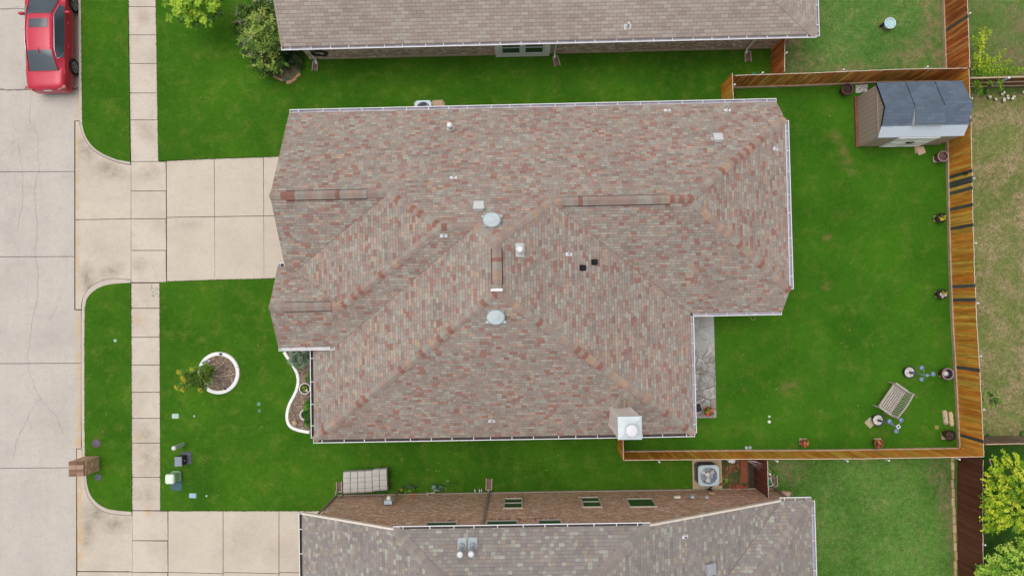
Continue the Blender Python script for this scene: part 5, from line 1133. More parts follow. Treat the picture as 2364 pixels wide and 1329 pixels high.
# white-edged bed along the front of the house
eb = [(655, 812), (664, 826), (675, 842), (681, 852), (686, 863), (688.5, 878), (686.5, 893), (681, 908), (674, 921), (668, 932), (663.5, 946), (661.5, 962), (664, 976), (671, 986), (684, 991.5), (700, 995.5), (714, 997.5)]
e2 = [P(u, v, .12) for u, v in fine(eb, 2)]
bt = thing('flower_bed', 'curved mulch bed with white edging along the front of the house', 'flower bed', (e2[20].x, e2[20].y, 0))
mb = MB(); mb.prism([(p.x, p.y) for p in e2] + [(-8.1, e2[-1].y), (-8.1, e2[0].y + .3)], 0, .075); mb.build('mulch', mulch, bt)
cut = [0, 9, 17, 22, 27, 33, 39, 46, 53, len(e2) - 1]; cut = [min(c_, len(e2) - 1) for c_ in cut]
for a, b in zip(cut[:-1], cut[1:]):
    if b <= a: continue
    m = MB(); rr = []
    for i in range(a, b + 1):
        d = (e2[min(i + 1, len(e2) - 1)] - e2[max(i - 1, 0)]).normalized(); n = Vector((-d.y, d.x, 0)); p = Vector((e2[i].x, e2[i].y, 0))
        if i == a: p = p + d * .008
        rr.append([p + n * o + Vector((0, 0, z)) for o, z in ((-.07, 0), (-.066, .11), (-.05, .125), (.05, .125), (.066, .11), (.07, 0))])
    m.loft(rr, 0, False); m.face(rr[0]); m.face(rr[-1][::-1]); m.build('edging', wedge, bt)
petalY = leafmat('flower_mix', [(0, S(40, 78, 22)), (.35, S(78, 120, 36)), (.6, S(160, 170, 60)), (.8, S(226, 190, 50)), (1, S(240, 240, 226))])
petalR = leafmat('red_flower_mix', [(0, S(46, 84, 26)), (.35, S(104, 130, 40)), (.6, S(196, 190, 60)), (.78, S(224, 96, 84)), (1, S(232, 84, 112))])
whitef = leafmat('pale_flower_mix', [(0, S(50, 70, 30)), (.4, S(150, 140, 70)), (.7, S(228, 220, 210)), (.86, S(206, 110, 140)), (1, S(244, 240, 240))])
soilm = speckle('potting_soil', [(0, S(34, 28, 26)), (.6, S(64, 52, 46)), (1, S(104, 86, 74))], 40)
def pot(label, u, v, r, h, mat, rimmat, fill=None, flowers=None, slab_=None, group=None, rb=.72, seed=1, nleaf=70, zs=None, fs=.05, fh=.1, dep=.05, name='flower_pot'):
    c = P(u, v, h); c.z = zs if zs is not None else .03
    if slab_:
        s_ = MB(); q = G(*slab_); s_.rbox(q + Vector((0, 0, .025)), (.29, .27, .06), random.uniform(-.06, .06), 0, .008); tag(s_.build('paving_slab', plain('pale_slab', S(204, 182, 164), .9, var=.15, sc=8)), 'small pale paving slab under the ' + label, 'slab', 'small slabs under the pots'); c.z = .085
    t = thing(name, label, 'pot', c, 0, group); m = MB(); m.lathe(c, [(r * rb, 0), (r * .98, h * .86), (r * .98, h * .86)], 24, cap0=True); m.lathe(c, [(r * .9, h * .95), (r * .84, h - dep), (0, h - dep)], 24, 1 if dep < .15 else 2); m.build('pot', [mat, rimmat if dep > .1 else M['black'], plain('dark_pot_inside', S(58, 48, 60), .7)], t)
    m = MB(); m.lathe(c, [(r * .97, h * .82), (r * 1.05, h * .84), (r * 1.06, h), (r * .93, h + .004), (r * .90, h * .93)], 28); m.build('rim', rimmat, t)
    m = MB(); m.lathe(c, [(r * .89, h - dep), (r * .5, h - dep + .015), (0, h - dep + .02)] if dep < .15 else [(r * .5, h - dep), (r * .4, h - dep + .05), (0, h - dep + .07)], 20); m.build('soil', fill or soilm, t)
    if flowers:
        random.seed(seed); m = MB()
        for i in range(9): a = i * 2.4; q = r * .62 * math.sqrt((i + .5) / 9); clump(m, c + Vector((q * math.cos(a), q * math.sin(a), h + fh * .5)), r * .3, nleaf // 9, fs, random.choice((.1, .35, .6, .85, 1.0)), .14, 1.4, (1, 1, fh / .14 * .5), .75)
        m.build('flowers', flowers, t)
    return t
mar = plain('maroon_glaze', S(118, 52, 62), .35, var=.12); marr = plain('mauve_rim', S(178, 140, 158), .4); blk = plain('dark_pot_rim', S(36, 30, 32), .5); terra = plain('terracotta', S(176, 96, 64), .75, var=.15); whp = plain('white_pot_rim', (.84, .82, .8, 1), .6); peb = speckle('white_pebbles', [(0, S(120, 116, 108)), (.3, S(200, 194, 184)), (1, S(244, 242, 238))], 34)
pot('white-rimmed planter of yellow and white flowers in the front bed', 704.5, 896.5, .235, .3, whp, whp, None, petalY, rb=.8, seed=2, nleaf=220, zs=.07, fs=.065, name='planter'); pot('white-rimmed planter of dark soil half under the tall bright shrub', 705.5, 957, .235, .3, whp, whp, None, None, rb=.8, zs=.07, name='planter', dep=.12)
m = MB(); m.ball(P(680, 976.5, .15), .125, 10, sc=(1, .95, .6), jit=.35, seed=4); tag(m.build('rock', plain('tan_rock', S(190, 160, 128), .9, var=.2, sc=9)), 'tan rock near the lower corner of the front bed', 'rock')
GP = 'pots around the back yard'
pot('maroon pot of dark bare soil left of the shed gravel', 1955, 206.5, .235, .48, mar, plain('maroon_rim', S(122, 72, 84), .4), None, None, (1946, 213), GP, dep=.1)
pot('maroon pot of brown soil with a mauve rim below the shed', 2175.5, 361.5, .22, .46, mar, marr, speckle('brown_compost', [(0, S(60, 46, 42)), (1, S(134, 110, 94))], 40), None, (2161, 368), GP, dep=.1)
pot('dark-rimmed pot of yellow flowers by the back fence', 2172, 503, .2, .36, mar, blk, None, leafmat('yellow_flower_mix', [(0, S(48, 76, 20)), (.4, S(150, 150, 40)), (1, S(226, 206, 56))]), (2163, 505), GP, seed=3, nleaf=130, fs=.06)
pot('dark-rimmed pot of pink, white and yellow flowers by the back fence', 2174, 678.5, .205, .36, mar, blk, None, leafmat('mixed_flower', [(0, S(60, 80, 30)), (.35, S(190, 176, 50)), (.6, S(214, 196, 70)), (.75, S(216, 110, 146)), (1, S(240, 236, 236))]), (2166, 679), GP, seed=4, nleaf=130, fs=.06)
pot('maroon pot of pale pebbles beside the upper solar lamp', 2186.5, 862.5, .235, .46, plain('red_glaze', S(138, 40, 56), .35), marr, peb, None, (2175, 862), GP, dep=.2)
pot('blackish pot of dark twigs in the lower back fence corner', 2192.5, 1004.5, .215, .42, mar, blk, speckle('twiggy_soil', [(0, S(34, 26, 26)), (.7, S(80, 62, 56)), (1, S(140, 112, 96))], 30), None, (2180.5, 1006), GP, dep=.08)
pot('small terracotta pot of red flowers on the lower lawn edge, nearer the house', 1857, 1021.5, .17, .3, terra, terra, None, petalR, (1853, 1018), GP, seed=5, nleaf=90, fs=.06); pot('terracotta pot of red flowers below the bench and solar lamp', 2027.5, 1023, .185, .34, terra, terra, None, petalR, (2025, 1018), GP, seed=6, nleaf=90, fs=.06)
# solar lamp planters
def solar(label, u, v, head_uv, top, fin):
    c = G(u, v); c.z = .03; t = thing('solar_lamp_post', label, 'garden lamp', c, 0, 'solar lamp posts in white pebble pots'); dk = plain('navy_planter', S(62, 68, 92), .5); po = plain('blue_grey_pole', S(140, 160, 172), .4, .2)
    m = MB(); m.lathe(c, [(.2, 0), (.24, .22), (.25, .24), (.225, .245), (.215, .2)], 28, cap0=True); m.build('planter', dk, t); m = MB(); m.lathe(c, [(.216, .2), (.1, .22), (0, .225)], 24); m.build('pebbles', peb, t)
    m = MB(); m.tube([c + Vector((0, 0, .2)), c + Vector((0, 0, top))], .032, 10); m.tube([c + Vector((0, 0, .2)), c + Vector((0, 0, .55))], .045, 10, 1); pm = m.build('pole', [po, dk], t)
    hz = top - .2
    for (hu, hv) in head_uv:
        h = P(hu, hv, hz); m = MB(); m.tube([c + Vector((0, 0, hz - .05)), (c + Vector((0, 0, hz + .12))).lerp(Vector((h.x, h.y, hz + .14)), .6), Vector((h.x, h.y, hz + .1))], .009, 6); m.build('arm', po, t)
        m = MB(); m.lathe(h, [(.03, -.12), (.07, -.1), (.075, .04)], 14, 0); m.lathe(h, [(.03, .12), (.06, .1), (.098, .05), (.09, .03), (.07, .03)], 16, 1); m.lathe(h, [(.035, .10), (.02, .125), (0, .13)], 10, 2); m.build('lantern', [plain('lantern_glass', S(160, 178, 206), .2), plain('lantern_hood', S(150, 168, 206), .35, .1), plain('solar_cell', S(70, 82, 130), .2)], t)
    m = MB(); e = c + Vector((0, 0, top))
    if fin == 'square': m.box(e + Vector((0, 0, .01)), (.15, .15, .04), .55); m.box(e + Vector((0, 0, .035)), (.08, .08, .012), .55, 1)
    else: m.lathe(e, [(.03, -.02), (.062, .0), (.062, .04), (.03, .045), (.02, .03)], 14)
    m.build('finial', [M['white'] if fin == 'square' else po, plain('solar_panel', S(66, 82, 140), .2)], t)
solar('upper solar lamp post in a white pebble pot with three lanterns and round finial', 2094, 858, ((2127, 848.5), (2126.5, 875), (2153, 863)), 1.6, 'round'); solar('lower solar lamp post in a white pebble pot with square white finial, by the bench', 2021.5, 967.5, ((2052.5, 971.5), (2079, 969), (2068.5, 994)), 1.95, 'square')
m = MB(); m.rbox(G(2008, 975) + Vector((0, 0, .02)), (.36, .36, .06), .75, 0, .01); tag(m.build('paving_slab', plain('tan_slab', S(180, 172, 140), .9)), 'tan paving slab under the lower solar lamp post', 'slab')
# bench
random.seed(3)
bc = P(2058, 920, .44); bc.z = .03; bench = thing('garden_bench', 'weathered grey slatted wooden bench on the back lawn', 'bench', bc, R_(-125.9))
wg = plain('weathered_teak', S(186, 176, 168), .85, var=.25, sc=12); W2, D2 = .63, .27
m = MB()
for k in range(6): m.box((0, -D2 + .05 + k * .092, .42), (1.2, .06, .025))
m.box((0, -D2, .39), (1.2, .03, .07)); m.box((0, D2, .39), (1.2, .03, .07)); m.build('seat', wg, bench, local=True)
m = MB(); n = 13
for k in range(n): x = -.56 + 1.12 * k / (n - 1); m.tube([(x, D2 + .01, .48), (x, D2 + .17, .86 + .05 * (1 - (x / .6) ** 2))], .02, sq=True)
tp = [Vector((x, D2 + .185, .86 + .07 * math.cos(x / .6 * math.pi) * .5 + .04)) for x in [-.63 + 1.26 * i / 12 for i in range(13)]]; m.tube(tp, .036, sq=True); m.tube([(-.6, D2 + .01, .48), (.6, D2 + .01, .48)], .03, sq=True); m.build('backrest', wg, bench, local=True)
for s_ in (-1, 1):
    m = MB(); x = s_ * .62; m.box((x, -.04, .64), (.075, .58, .03)); m.tube([(x, .2, .63), (x, D2 + .08, .64)], .03, sq=True); m.build('armrest', wg, bench, local=True)
    m = MB(); m.box((x, -D2 - .02, .31), (.06, .06, .64)); m.build('leg', wg, bench, local=True); m = MB(); m.tube([(x, D2 + .0, 0), (x, D2 + .02, .44), (x, D2 + .19, .9)], .036, sq=True); m.build('leg', wg, bench, local=True)
# loose stones, slabs and small fittings in the back yard
for u, v, w_, l_, a, lb, mt_ in ((2180.5, 962, .19, .62, 5, 'longer grey-tan stone block lying by the back fence', S(196, 180, 150)), (2194, 966, .17, .62, 4, 'tan stone block lying against the back fence kick board', S(216, 192, 156))):
    m = MB(); r_ = []
    for i in range(9):
        y = -l_ / 2 + l_ * i / 8; k = .72 if i in (0, 8) else 1; r_.append([G(u, v) + Matrix.Rotation(R_(a), 3, 'Z') @ Vector((x * w_ / 2 * k * random.uniform(.88, 1.08), y, z * k * random.uniform(.92, 1.1))) for x, z in ((-1, 0), (-1, .08), (-.6, .14), (.5, .14), (1, .09), (1, 0))])
    m.loft(r_, 0, False); m.face(r_[0]); m.face(r_[-1][::-1]); tag(m.build('stone_block', plain('rough_stone', mt_, .95, var=.3, sc=11, bump=.6)), lb, 'stone')
pv = plain('pinkish_paver', S(216, 182, 158), .9, var=.12, sc=8)
m = MB(); m.rbox(G(2119, 346) + Vector((0, 0, .03)), (.3, .3, .06), .1, 0, .01); tag(m.build('paving_slab', plain('grey_pink_paver', S(196, 168, 148), .9)), 'lower paver of the stacked pair in front of the shed', 'slab'); m = MB(); m.rbox(G(2123.5, 349) + Vector((0, 0, .09)), (.34, .32, .06), .35, 0, .01); tag(m.build('paving_slab', pv), 'pinkish paver lying tilted on top of another in front of the shed', 'slab')
m = MB(); m.prism([gx(2157.5, 981), gx(2166, 981), gx(2166, 989.5), gx(2158, 990)], -.02, .036); tag(m.build('paving_slab', plain('sunken_slab', S(146, 140, 70), .95, var=.2)), 'small sunken mossy slab in the lawn left of the twig pot', 'slab')
for u, v, r, lb, c_ in ((1775.7, 961, .055, 'upper white drain cap on the back lawn', S(206, 222, 206)), (1775.7, 973, .07, 'lower white drain cap on the back lawn', S(222, 230, 222)), (1723, 1033, .075, 'left grey drain cap beside the lower fence', S(176, 190, 186)), (1731.5, 1032.5, .075, 'right grey drain cap beside the lower fence', S(164, 178, 184))):
    m = MB(); m.lathe(G(u, v), [(r, -.02), (r, .03), (r * .8, .045), (0, .05)], 16); tag(m.build('drain_outlet', plain('cap_plastic', c_, .5)), lb, 'cap')
# birdbath
c = G(2054, 54.5, .4); c.z = .03; bb = thing('bird_bath', 'round pale aqua birdbath bowl on the upper right lawn', 'birdbath', c); m = MB(); m.lathe(c, [(.14, 0), (.16, .02), (.07, .08), (.06, .26), (.1, .3)], 20, cap0=True); m.build('pedestal', plain('grey_stone', S(120, 132, 136), .8), bb)
m = MB(); m.lathe(c, [(.08, .28), (.22, .36), (.245, .40), (.24, .415), (.215, .40), (.15, .355), (.07, .335), (.05, .345), (0, .345)], 32); m.build('bowl', plain('aqua_glaze', S(176, 212, 218), .25, var=.22, sc=9), bb); m = MB(); m.lathe(c, [(.235, .405), (.25, .41), (.25, .425), (.222, .425), (.218, .41)], 32); m.build('rim', plain('pale_rim', S(232, 244, 244), .4), bb)
q = G(2039, 56.5, .3); m = MB(); m.rbox(q + Vector((0, 0, -.1)), (.1, .09, .36), -.3, 0, .015); m.box(q + Vector((-.06, -.01, .04)), (.06, .07, .06), -.3); tag(m.build('solar_pump', plain('navy_plastic', S(34, 40, 66), .4)), 'small navy box clipped to the left of the birdbath', 'box')
q = G(2043, 64); q.z = .03; m = MB(); m.ball(q + Vector((0, 0, .09)), .09, 10, sc=(1, .8, 1)); m.ball(q + Vector((-.05, -.03, .2)), .05, 8); m.ball(q + Vector((.06, -.05, .06)), .05, 8, sc=(1.4, .8, .8)); tag(m.build('bird_ornament', plain('off_white_stone', S(212, 204, 196), .8, var=.15, sc=12)), 'small white bird ornament beside the birdbath', 'ornament')
# patio
pt = NT('flagstone'); p = pt.pos(); vq = pt.n('TexVoronoi', feature='DISTANCE_TO_EDGE'); nz = pt.n('TexNoise'); pt.set(nz, 'Vector', p); nz.inputs['Scale'].default_value = 1.6; mxv = pt.n('VectorMath', operation='MULTIPLY_ADD'); pt.set(mxv, 0, nz.outputs['Color']); mxv.inputs[1].default_value = (.5, .5, 0); pt.set(mxv, 2, p); pt.set(vq, 'Vector', mxv.outputs[0]); vq.inputs['Scale'].default_value = 1.5
v2 = pt.n('TexVoronoi', feature='F1'); pt.set(v2, 'Vector', mxv.outputs[0]); v2.inputs['Scale'].default_value = 1.5; cs = pt.n('SeparateColor'); pt.set(cs, 0, v2.outputs['Color'])
spy = pt.n('SeparateXYZ'); pt.set(spy, 0, p); low = pt.rng(spy.outputs[1], -1.9, -2.7); col = pt.mix(low, S(190, 191, 188), pt.ramp(cs.outputs[0], [(0, S(162, 162, 158)), (.5, S(180, 182, 178)), (.8, S(200, 202, 200)), (1, S(146, 136, 124))])); col = pt.mix(pt.math('MULTIPLY', pt.rng(pt.noise(p, 2.5, 6, .7, .5), .42, .62), pt.rng(low, 0, 1, .25, .8)), col, S(112, 106, 98)); ptm = pt.mix(pt.math('MULTIPLY', pt.rng(vq.outputs['Distance'], .03, .01), pt.rng(low, 0, 1, .35, .9)), col, S(112, 100, 86)); pt.bump(pt.rng(vq.outputs['Distance'], .0, .05), .4, .02)
m = MB(); m.prism([gx(1575, 728), gx(1647, 729), gx(1649, 800), gx(1651, 870), gx(1653, 963), gx(1580, 965)], -.1, .065); structure('patio', m, pt.out(ptm, .85))
random.seed(12); m = MB()
for _ in range(16):
    q = P(random.uniform(1606, 1640), random.uniform(820, 930), .075); pts = [q]
    a = random.uniform(0, 6.28)
    for _ in range(5): a += random.uniform(-.7, .7); pts.append(pts[-1] + Vector((math.cos(a), math.sin(a), 0)) * random.uniform(.06, .14))
    m.tube(pts, [.014, .013, .012, .01, .008, .006], 5)
tag(m.build('dry_branches', twig), 'tangle of dry bare branches lying on the patio beside the gutter', 'branches')
pot('patio pot overflowing with yellow-green leaves and pink flowers', 1635, 949, .2, .32, terra, terra, None, petalR, None, None, seed=9, nleaf=420, fs=.085, fh=.3, zs=.065)
q = P(1611, 938, .2); q.z = .065; m = MB(); m.rbox(q + Vector((0, 0, .13)), (.22, .2, .26), .1, 0, .02); m.box(q + Vector((.02, -.15, .06)), (.3, .16, .12), .2); tag(m.build('storage_box', M['black']), 'small black box on the patio beside the flower pot', 'box')
m = MB(); 
for a, b in (((1733, 730), (1735, 738)), ((1735, 738), (1743, 737.5)), ((1743, 737.5), (1742, 729))): m.tube([G(*a, .04), G(*b, .04)], .018, sq=True)
tag(m.build('sunken_frame', plain('mossy_frame', S(150, 150, 96), .9)), 'thin sunken rectangular frame in the grass below the right eave', 'frame')
m = MB(); q = Vector((18.86, fy(2233 - 44, 414), 1.5)); m.rbox(q + Vector((-.05, 0, 0)), (.1, .12, .12), 0, 0, .015); m.lathe(q + Vector((-.12, 0, .05)), [(.05, -.08), (.07, -.02), (.05, .03), (0, .04)], 10); tag(m.build('fence_lamp', M['black']), 'small black lamp fixed near the top of the back fence', 'lamp')
# ------------------------------------------------------------------ air conditioners
grille = NT('condenser_side'); q = grille.n('SeparateXYZ'); grille.set(q, 0, grille.uv()); fr = grille.math('FRACT', grille.math('MULTIPLY', q.outputs[0], 11.0)); grille.bump(grille.rng(fr, .3, .5), .8, .02)
grille = grille.out(grille.mix(grille.rng(fr, .35, .5), S(52, 50, 54), S(150, 146, 152)), .5, .2)
top = plain('condenser_top_paint', S(182, 200, 206), .4, .1, .06, 5)
def condenser(label, u, v, w_, h, pad, rz):
    c = P(u, v, h + .06); c.z = .06; t = thing('air_conditioner', label, 'air conditioner', c, rz); hw = w_ / 2; b = .1
    def ring(k, z, b=b): return [Vector((x, y, z)) for x, y in ((-hw * k + b, -hw * k), (hw * k - b, -hw * k), (hw * k, -hw * k + b), (hw * k, hw * k - b), (hw * k - b, hw * k), (-hw * k + b, hw * k), (-hw * k, hw * k - b), (-hw * k, -hw * k + b))]
    m = MB(); a, bq = ring(.97, 0), ring(.97, h - .05); d = 0
    for i in range(8): j = (i + 1) % 8; L = (a[i] - a[j]).length; m.face((a[i], a[j], bq[j], bq[i]), 0, [(d, 0), (d + L, 0), (d + L, 1), (d, 1)]); d += L
    m.build('coil_case', grille, t, local=True)
    m = MB(); n = 40; R0 = hw * .80; out = []
    def sq(a_, k):
        x, y = math.cos(a_), math.sin(a_); s_ = (abs(x) ** 7 + abs(y) ** 7) ** (-1 / 7); return x * s_ * hw * k, y * s_ * hw * k
    r_ = []
    for k, z, rr in ((1.0, h - .09, None), (1.01, h - .02, None), (.97, h, None), (None, h - .004, R0 * 1.03), (None, h - .012, R0), (None, h - .12, R0 * .97), (None, h - .5, R0 * .97)):
        r_.append([Vector((*(sq(2 * math.pi * i / n, k) if k else (rr * math.cos(2 * math.pi * i / n), rr * math.sin(2 * math.pi * i / n))), z)) for i in range(n)])
    m.loft(r_[:5], 0, smooth=False); m.loft(r_[4:], 1); m.face(r_[-1], 1); m.build('top_panel', [top, plain('condenser_inside', S(160, 166, 178, 1.4), .5, .2, .3, 4)], t, local=True)
    m = MB(); z = h - .13; m.lathe((0, 0, z), [(.12, -.06), (.12, 0), (.1, .02), (0, .022)], 20)
    for k in range(3):
        a0 = .5 + k * 2 * math.pi / 3; P4 = lambda r, a, zz: Vector((r * math.cos(a), r * math.sin(a), zz)); m.face((P4(.1, a0 - .25, z - .03), P4(R0 * .9, a0 - .3, z - .05), P4(R0 * .92, a0 + .35, z + .01), P4(.1, a0 + .35, z - .01)), 0)
    m.build('fan', plain('fan_metal', S(214, 208, 206), .4, .2), t, local=True)
    m = MB()
    for k in range(1, 5): m.lathe((0, 0, h - .006), [(R0 * k / 5, 0), (R0 * k / 5 + .005, .004)], 32)
    for k in range(8): a = k * math.pi / 4; m.tube([(0.05 * math.cos(a), .05 * math.sin(a), h - .002), (R0 * 1.02 * math.cos(a), R0 * 1.02 * math.sin(a), h - .002)], .003, 4)
    m.build('fan_guard', plain('guard_wire', S(170, 178, 184), .4, .3), t, local=True)
    m = MB(); m.prism([gx(*p) for p in pad], -.1, .055); pd = m.build('concrete_pad', plain('pad_concrete', S(198, 178, 146), .9, var=.15, sc=3)); tag(pd, 'tan concrete pad under the air conditioner ' + ('by the brick pile' if 'brick' in label else 'at the top gutter'), 'pad'); return t
condenser('grey air conditioner half hidden by the top gutter of the middle house', 977, 251, .73, .82, [(956, 238), (1027, 236), (1030, 300), (956, 300)], R_(1))
condenser('grey air conditioner on a tan pad beside the brick pile', 1636.5, 1097.5, .90, .8, [(1597, 1060), (1665, 1060), (1667, 1132.5), (1599, 1133)], 0.0)
m = MB(); q = G(1642, 1129); m.tube([q + Vector((0, -.02, .2)), q + Vector((-.12, .05, .1)), q + Vector((.06, .2, .12)), q + Vector((.02, .36, .25))], .035, 8); m.ball(q + Vector((-.1, .02, .1)), .09, 8, sc=(1.4, .7, .6)); tag(m.build('refrigerant_line', M['black']), 'black insulated pipe between air conditioner and the lower brick wall', 'pipe')
m = MB(); m.tube([Vector((P(1627.5, 1128).x, -8.12, .3)), Vector((P(1628, 1122).x, -7.85, .3)), Vector((P(1628, 1122).x, -7.8, .35))], .018, 8); tag(m.build('conduit', M['gal']), 'thin grey conduit from the lower wall to the air conditioner', 'pipe')
# splash blocks
blk_c = plain('splash_concrete', S(196, 178, 158), .9, var=.2, sc=8); blk_in = plain('splash_stain', S(128, 106, 92), .95, var=.35, sc=9)
def splash(label, u, v, w_, l_, a):
    c = G(u, v); t = thing('splash_block', label, 'splash block', c, R_(a), 'splash blocks below downspouts'); m = MB(); m.box((0, 0, .03), (w_ * .8, l_ - .05, .02), m=1)
    for s_ in (-1, 1): m.box((s_ * w_ * .46, 0, .05), (w_ * .12, l_, .09))
    m.box((0, -l_ * .48, .05), (w_ * .8, .045, .09)); m.build('block', [blk_c, blk_in], t, local=True)
splash('splash block below the leftmost downspout of the top house', 728.5, 154, .24, .42, 174); splash('tilted splash block below the middle downspout of the top house', 1284.5, 142.5, .25, .44, 194); splash('splash block below the right downspout of the top house, near the cedar gate', 1726, 132, .27, .46, 182)
splash('splash block left of the grey quilted cover', 784, 1122, .25, .46, 2); splash('splash block at the foot of the tall downspout between windows', 1129, 1116, .27, .5, -3); splash('splash block beside the green hose reel', 1786, 1108, .28, .5, 2)
m = MB(); m.rbox(G(1011, 240) + Vector((0, 0, .06)), (.5, .3, .12), .03, 0, .03); tag(m.build('concrete_block', plain('tan_block', S(198, 172, 142), .9, var=.2)), 'tan concrete block beside the upper air conditioner', 'block')
# coiled hose on the top house
hc = PY(738, 121, 11.05); t = thing('garden_hose', 'coiled black garden hose hanging on the top house wall', 'hose', (hc.x, 11.05, max(.5, hc.z))); m = MB(); pts = []
for i in range(150): a = i * .29; r = .27 + .05 * math.sin(i * .13); pts.append(Vector((r * 1.15 * math.cos(a), -.05 + .03 * math.sin(i * .9), r * math.sin(a))))
m.tube(pts, .016, 5); m.build('coil', plain('black_hose', S(44, 38, 34), .5), t, local=True); m = MB(); m.box((0, .07, .12), (.3, .2, .16)); m.build('hanger', M['black'], t, local=True)
# things along the wall of the bottom house
cov = [(792, 1089.5), (892, 1084.5), (893.5, 1134), (792, 1139.5)]; H0 = .62
t = thing('covered_box', 'low storage bench under a pale grey quilted cover by the bottom house wall', 'storage bench', P(842, 1113, 0)); qq = [P(u, v, H0) for u, v in cov]; m = MB(); NX_, NY_ = 24, 14
def cpt(i, j):
    a = qq[0].lerp(qq[1], i / NX_); b = qq[3].lerp(qq[2], i / NX_); p = a.lerp(b, j / NY_); p.z = H0 + .025 * abs(math.sin(i / NX_ * 6 * math.pi)) * abs(math.sin(j / NY_ * 4 * math.pi)) - .05 * ((2 * j / NY_ - 1) ** 4) + .02 * mnoise.noise(Vector((p.x * 2, p.y * 2, 0))); 
    if i / NX_ > .67: p.y += .045
    return p
g_ = [[cpt(i, j) for i in range(NX_ + 1)] for j in range(NY_ + 1)]; m.loft(g_, 0, False, smooth=True)
for e in (g_[0], g_[-1], [r[0] for r in g_], [r[-1] for r in g_]):
    lo = [p + Vector((0, 0, -.32 + .03 * math.sin(k * 1.3))) for k, p in enumerate(e)]; m.loft([e, lo], 0, False)
m.build('quilted_cover', plain('grey_quilt', S(196, 192, 186), .85, var=.1, sc=3), t); m = MB()
for k in range(1, 6): m.tube([g_[j][k * 4] + Vector((0, 0, .006)) for j in range(NY_ + 1)], .011, 4)
for j in (4, 7, 11): m.tube([g_[j][i] + Vector((0, 0, .003)) for i in range(NX_ + 1)], .005, 4)
m.build('cover_seam', plain('cover_seam', S(96, 94, 92), .9), t); m = MB(); c = (qq[0] + qq[2]) / 2; m.box((c.x, c.y - .03, .2), (1.75, .86, .38)); m.build('box', plain('blue_box', S(28, 92, 170), .5), t)
yw = -8.13
def wallbox(label, name, u, v, w_, h, d, mat, cat='box'):
    p = PY(u, v, yw + d / 2); m = MB(); m.rbox(p, (w_, d, h), 0, 0, min(.012, d / 4)); return tag(m.build(name, mat), label, cat)
p = PY(898, 1156, yw + .08); t = thing('electric_meter', 'pale electric meter box with a dial and conduit on the lower brick wall', 'meter', p); m = MB(); m.rbox(p, (.32, .16, .5), 0, 0, .015); m.build('box', plain('pale_meter_box', S(196, 210, 222), .45, .1), t); m = MB(); m.lathe(p + Vector((0, .07, .02)), [(.085, 0), (.085, .13), (.05, .15), (0, .15)], 18, M=Matrix.Rotation(-math.pi / 2, 3, 'X')); m.build('dial', plain('cream_dial', S(226, 222, 200), .4), t)
e = P(916, 1137, .1); m = MB(); m.tube([p + Vector((.1, 0, -.2)), Vector((p.x + .14, p.y, p.z - .35)), Vector((p.x + .14, p.y, .03))], .035, 8); m.build('conduit', M['gal'], t)
a_, b_ = P(892, 1138, .03), PY(879, 1154, yw + .1); t = thing('shovel', 'long-handled grey shovel leaning head-up on the lower brick wall', 'shovel', a_); m = MB(); m.tube([a_, b_], .016, 6); m.build('handle', plain('grey_handle', S(150, 144, 138), .6), t); d = (b_ - a_).normalized(); m = MB(); s_ = Vector((-1, .0, -.25)).normalized(); q = [b_ + s_ * k + d * l for k, l in ((-.05, 0), (.13, -.02), (.2, .12), (.1, .3), (-.06, .26))]; m.face(q); m.face([x + Vector((0, -.008, 0)) for x in q[::-1]]); m.build('blade', plain('grey_blade', S(184, 180, 168), .5, .3), t)
a_, b_ = P(958, 1127, .05), PY(951.5, 1145, yw + .05); t = thing('hand_rake', 'orange-handled garden tool leaning on the lower brick wall', 'tool', a_); m = MB(); m.tube([a_, a_.lerp(b_, .3)], .014, 6); m.build('shaft', M['galv'], t); m = MB(); m.tube([a_.lerp(b_, .3), b_], .026, 8); m.build('handle', plain('orange_grip', S(226, 84, 24, 1.3), .5), t); m = MB()
for k in range(-3, 4): m.tube([a_, a_ + Vector((k * .05, .12, .06)), a_ + Vector((k * .06, .17, .0))], .007, 4)
m.build('tines', plain('dark_tines', S(88, 82, 60), .6), t)
m = MB(); pts = []
for i in range(60): a = i * .33; r = .17 + .012 * math.sin(i * .7); c = G(929, 1133, .06); pts.append(c + Vector((r * math.cos(a), r * .85 * math.sin(a), .015 * math.sin(i * .4))))
m.tube(pts, .014, 5); tag(m.build('rope_coil', plain('brown_hose', S(134, 108, 48), .7)), 'brown coil lying in the grass right of the electric meter', 'coil')
random.seed(4); m = MB(); pts = [G(940, 1112, .05), G(943, 1120, .09), G(948, 1116, .08), G(953, 1121, .07), G(946, 1126, .08), G(938, 1121, .07), G(934, 1127, .05), G(925, 1126, .05), G(960, 1121, .08), G(972, 1116, .05)]; m.tube([Vector(p) for p in pts], .02, 6); tag(m.build('green_hose', plain('green_hose', S(70, 110, 78), .5)), 'tangled green hose in the grass along the lower wall', 'hose')
t = thing('gas_meter', 'grey-green gas meter with pipes at the lower brick wall', 'meter', G(1008, 1127)); m = MB(); q = G(1003, 1124, .4); m.rbox(q, (.22, .2, .34), 0, 0, .05); m.ball(q + Vector((0, .06, .19)), .09, 10, sc=(1, 1, .5)); m.build('meter_body', plain('grey_green_paint', S(112, 150, 122), .5), t); m = MB(); q = G(1017.5, 1126, .35); m.lathe(q, [(.03, -.05), (.12, .0), (.12, .04), (.03, .07), (.03, .12)], 16); m.build('regulator', plain('grey_green_paint_dark', S(96, 132, 112), .5), t)
